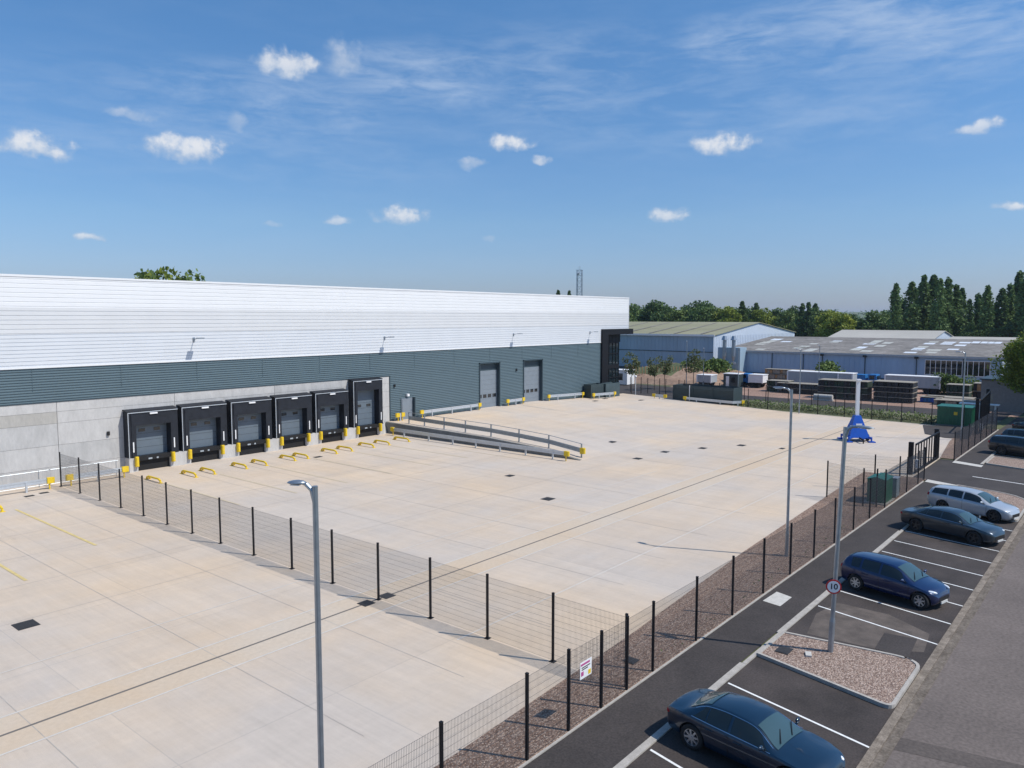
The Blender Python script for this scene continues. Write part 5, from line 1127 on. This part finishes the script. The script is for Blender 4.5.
tufts((23,12.6,60,12.9), 90, .05, 'weeds', 'leaf')
# planted bank beyond the entrance
bk = MB(); nx, ny = 26, 18
for j in range(ny):
    for i in range(nx):
        x = 122+1.15*i; y = 58+1.9*j; u, v = i/(nx-1), j/(ny-1); h_ = 3.0*math.sin(math.pi*min(1, u*1.15)*.85)*math.sin(math.pi*min(1, v+.12)) + .25*math.sin(x*1.7)*math.sin(y*1.3)
        bk.v.append((x, y, max(-.02, h_) if 0 < i < nx-1 and 0 < j < ny-1 else -.05))
for j in range(ny-1):
    for i in range(nx-1): bk.face([j*nx+i, j*nx+i+1, (j+1)*nx+i+1, (j+1)*nx+i], 1 if (3 < i < 12 and 4 < j < 12) else 0)
o = bk.build('embankment', ['soil','grass'], smooth=True); o['kind'] = 'structure'
# post-and-rail fence on the bank
tf = empty('timber_fence', (133,60,0), 0, 'row of short orange-brown timber stakes along the foot of the olive-roofed shed', 'fence')
for i in range(22):
    x_, y_ = sight(627+3.1*i, 146); t = MB(); t.box(-.06,-.06,1.2,.06,.06,2.9); t.build('stake', 'timber', tf, loc=(x_-133, y_-60, 0))
# ---------------------------------------------------------------- goods in the far yard
def rack(x, y, w_, l_, h, label, m1, m2, tiers=3, slant=False, grp='stacks of goods in the far yard', name='stacked_goods'):
    r_ = empty(name, (x, y, 0), 0, label, 'stacked goods', grp)
    for k in range(tiers):
        t = MB(); z0 = h*k/tiers+.08; z1 = h*(k+1)/tiers-.06; n = max(2, int(l_/.45))
        for i in range(n):
            off = rv.uniform(-.12,.12); t.box(off, i*l_/n+.03, z0, w_+off, (i+1)*l_/n-.03, z1-rv.uniform(0,.12), rv.choice((0,0,1)))
        t.build('bundle', [m1, m2], r_)
        t = MB(); t.box(-.15,0,h*(k+1)/tiers-.06,w_+.15,l_,h*(k+1)/tiers+.02); t.build('bearer', 'timberg', r_)
    return r_
rack(117.5,31.2,2.6,7.0,2.75,'big stack of dark long goods directly behind the white mast, left stack','dark','darkg',3)
rack(117.8,25.3,2.8,5.2,2.9,'big stack of dark long goods directly right of the white mast','dark','dark',4)
rack(121.5,38.7,2.4,7.2,1.6,'low dark stack left of the mast with pallets on top','dark','doordk',2)
rack(122.5,44.4,2.2,3.6,1.8,'short grey-green stack behind the thin lamp post','darkg','rconc',2)
rack(130,55.0,2.0,3.4,1.9,'pale timber crates stacked by the track','timberg','timber',2)
rack(138,46.0,1.6,8.5,2.6,'long rack of pale wooden pallets against the blue shed','timberg','timber',3)
rack(121.6,18.6,2.4,6.0,.8,'low pile of dark timber behind the green container','dark','timberg',1)
rack(118.4,16.2,3.0,6.6,.7,'low flat pile beside the brick building','timberg','dark',1)
rack(127.5,20.0,2.2,3.0,2.2,'dark green stack beside the white-topped trailer','darkg','darkg',2)
rack(131,17.5,2.2,2.6,2.3,'brown rusty stack beside the brick building','dark','timber',2)
def trailer(x, y, l_, h, label, m='whitep', m2='doorl'):
    r_ = empty('box_trailer', (x, y, 0), 0, label, 'trailer', 'trailers in the far yard')
    t = MB(); t.box(0,0,.9,2.4,l_,h-.1); [t.box(-.04,.4+i*.8,.9,-.003,.48+i*.8,h-.15) for i in range(int(l_/.8))]; t.build('body', m2, r_); t = MB(); t.box(-.08,-.08,h-.1,2.48,l_+.08,h); t.build('roof', m, r_)
    t = MB(); t.box(-.06,-.08,.85,0,.12,h-.1); t.box(-.06,l_-.12,.85,0,l_+.08,h-.1); t.build('corner_post', m, r_)
    t = MB(); t.box(.3,.2,.6,2.1,l_-.2,.9); t.build('chassis', 'trim', r_)
    for yy in (.9,1.9,l_-1.2): t = MB(); t.bar((.02,yy,.45),(.3,yy,.45),.45,14); t.build('wheel', 'tyre', r_); t = MB(); t.bar((2.1,yy,.45),(2.38,yy,.45),.45,14); t.build('wheel', 'tyre', r_)
    return r_
trailer(128.5,38.6,8.2,3.1,'pale grey box trailer behind the low stack, left of the mast')
trailer(134,25.0,8.0,2.75,'white-topped box trailer right of the dark stacks, before the blue shed')
trailer(127,36.0,2.2,3.2,'short white box body at the right end of the grey trailer')
trailer(122,57.5,2.6,2.2,'white box body far left behind the long slate enclosure')
trailer(127,50.5,2.4,2.3,'small white box body left of the pallet rack','whitep','whitep')
def cabin(x, y, w_, l_, h, label, wall, roof):
    r_ = empty('site_cabin', (x, y, 0), 0, label, 'site cabin', 'site cabins'); t = MB(); t.box(0,0,.15,w_,l_,h); t.build('wall', wall, r_); t = MB(); t.box(-.1,-.1,h,w_+.1,l_+.1,h+.12); t.build('roof', roof, r_)
    t = MB(); t.box(-.03,l_*.2,.9,-.003,l_*.45,h-.5); t.build('window', 'glass', r_); t = MB(); t.box(-.04,l_*.6,.2,-.003,l_*.82,h-.35); t.build('door', 'whitep', r_)
cabin(117,71.0,2.5,4.6,2.6,'white cabin with dark window beyond the entrance forecourt','whitep','whitep')
cabin(113.5,75.5,1.2,1.4,1.9,'small white kiosk beside the glazed entrance','whitep','whitep')
cabin(125,54.0,2.2,2.6,2.3,'dark-sided white-roofed cabin by the track','louvre','whitep')
# blue tarped load + blue van-like truck
def truck(x, y, label, m, l_=5.6):
    r_ = empty('flatbed_truck', (x, y, 0), 0, label, 'truck', 'trucks in the far yard')
    t = MB(); t.add([(0,0,.7),(2.2,0,.7),(2.2,1.6,.7),(0,1.6,.7),(0,.25,2.3),(2.2,.25,2.3),(2.2,1.5,2.3),(0,1.5,2.3)], [(0,3,2,1),(4,5,6,7),(0,1,5,4),(1,2,6,5),(2,3,7,6),(3,0,4,7)]); t.build('cab', m, r_)
    t = MB(); t.box(-.02,.5,1.5,-.003,1.3,2.1); t.box(.2,.02,1.55,2.0,.12,2.1); t.build('window', 'glass', r_)
    t = MB(); t.box(0,1.8,.9,2.3,l_,1.2); t.box(.1,2.0,1.2,2.2,l_-.2,2.2); t.build('load', m, r_)
    for yy in (.8,l_-1.2): t = MB(); t.bar((.0,yy,.45),(.3,yy,.45),.45,14); t.build('wheel', 'tyre', r_); t = MB(); t.bar((1.9,yy,.45),(2.2,yy,.45),.45,14); t.build('wheel', 'tyre', r_)
truck(139.5,35.5,'blue lorry with a high blue load close to the blue shed wall','tarp',7.5)
truck(128.0,53.3,'small blue and white lorry before the extraction plant','tarp',3.8)
rack(120.6,22.2,2.0,2.8,.8,'low bright blue stack right of the big dark stacks','blue','tarp',1)
q = MB(); q.bar((0,0,.55),(0,2.6,.55),.35,12); q.box(-.3,-.1,0,.3,2.7,.25); tag(q.build('pipe_section', 'slab', loc=(113.9,34.9,.02)), 'short pale pipe lying on the red track before the dark stack', 'pipe')
q = MB(); q.add([(0,0,2.2),(1.2,0,2.2),(1.2,4,2.2),(0,4,2.2),(0,0,2.3),(1.2,0,2.3),(1.2,4,2.3),(0,4,2.3)], [(0,3,2,1),(4,5,6,7),(0,1,5,4),(1,2,6,5),(2,3,7,6),(3,0,4,7)]); [q.box(.5,.3+i*1.6,0,.65,.45+i*1.6,2.2) for i in range(3)]
tag(q.build('canopy', 'whitep', loc=(103.2,13.2,-.35)), 'long low white canopy strip behind the green container roof', 'canopy')
# white bollard lamp and signs
q = MB(); q.bar((0,0,0),(0,0,2.9),.06,8); ellipsoid(q, (0,0,3.05), .2,.2,.2); tag(q.build('globe_lamp', 'whitep', loc=(*sight(636,118),0)), 'small white globe lamp beside the entrance forecourt', 'lamp')
st = empty('road_sign', (97.5,9.2,0), R(180), 'round pale sign on a post under the tree at the far right', 'road sign'); t = MB(); t.bar((0,0,0),(0,0,2.6),.05,8); t.build('post', 'galv', st); t = MB(); disc(t, (.06,0,2.5), .4, Vector((0,1,0)), Vector((0,0,1)), Vector((1,0,0)), .02, 0); t.build('sign_plate', 'cab', st)
# far hills, woods
def hills():
    q = MB(); K = 160
    for ring_, (dist, hb) in enumerate(((1400,-1),(2200,18),(3200,38),(4600,-1))):
        for k in range(K+1):
            a = R(-70)+R(220)*k/K; hh = hb if hb < 0 else hb*(.75+.3*math.sin(a*5+ring_)+.18*math.sin(a*13+2*ring_)); q.v.append((dist*math.cos(a), dist*math.sin(a), hh))
    for j in range(3):
        for k in range(K): o = j*(K+1)+k; q.face([o, o+1, o+K+2, o+K+1])
    structure(q.build('hills', 'far', smooth=True))
hills()
def wood():
    rnd = random.Random(3); q = MB()
    for i in range(26000):
        a = R(-20)+R(120)*rnd.random(); dist = 420+2800*rnd.random()**1.5
        gz = interp(dist, [(1400,0),(2200,18),(3200,38)])*(.8 if dist > 1400 else 1)
        patch = math.sin(a*23+dist*.004)+math.sin(a*51-dist*.007)
        if patch < -.3: continue
        s = 2.2+dist*.0009; z = gz + rnd.uniform(0,9 if dist < 1200 else 12); c = Vector((dist*math.cos(a), dist*math.sin(a), z))
        u = Vector((rnd.gauss(0,1), rnd.gauss(0,1), rnd.gauss(0,1))).normalized(); v = u.cross(Vector((0,0,1)) if abs(u.z) < .9 else Vector((1,0,0))).normalized(); o = len(q.v)
        q.v += [tuple(c+u*s), tuple(c+v*s), tuple(c-u*s), tuple(c-v*s)]; q.face([o,o+1,o+2,o+3])
    me = bpy.data.meshes.new('distant_wood'); me.from_pydata(q.v, [], q.f); me.materials.append(M['leafd']); o = bpy.data.objects.new('distant_wood', me); COL.objects.link(o); o['kind'] = 'stuff'; o['label'] = 'distant woods and hedges fading to blue'
wood()

# ---------------------------------------------------------------- haze
hm = bpy.data.materials.new('haze'); hm.use_nodes = True; t_ = hm.node_tree; t_.nodes.clear()
pv = t_.nodes.new('ShaderNodeVolumePrincipled'); pv.inputs['Color'].default_value = (.72, .84, 1, 1); pv.inputs['Density'].default_value = .00010; pv.inputs['Anisotropy'].default_value = .2
mo = t_.nodes.new('ShaderNodeOutputMaterial'); t_.links.new(pv.outputs[0], mo.inputs['Volume'])
q = MB(); q.box(-9100,-9100,-1.2,12100,12100,75); hz_ = q.build('haze', hm); hz_['kind'] = 'stuff'; hz_['label'] = 'thin summer haze'
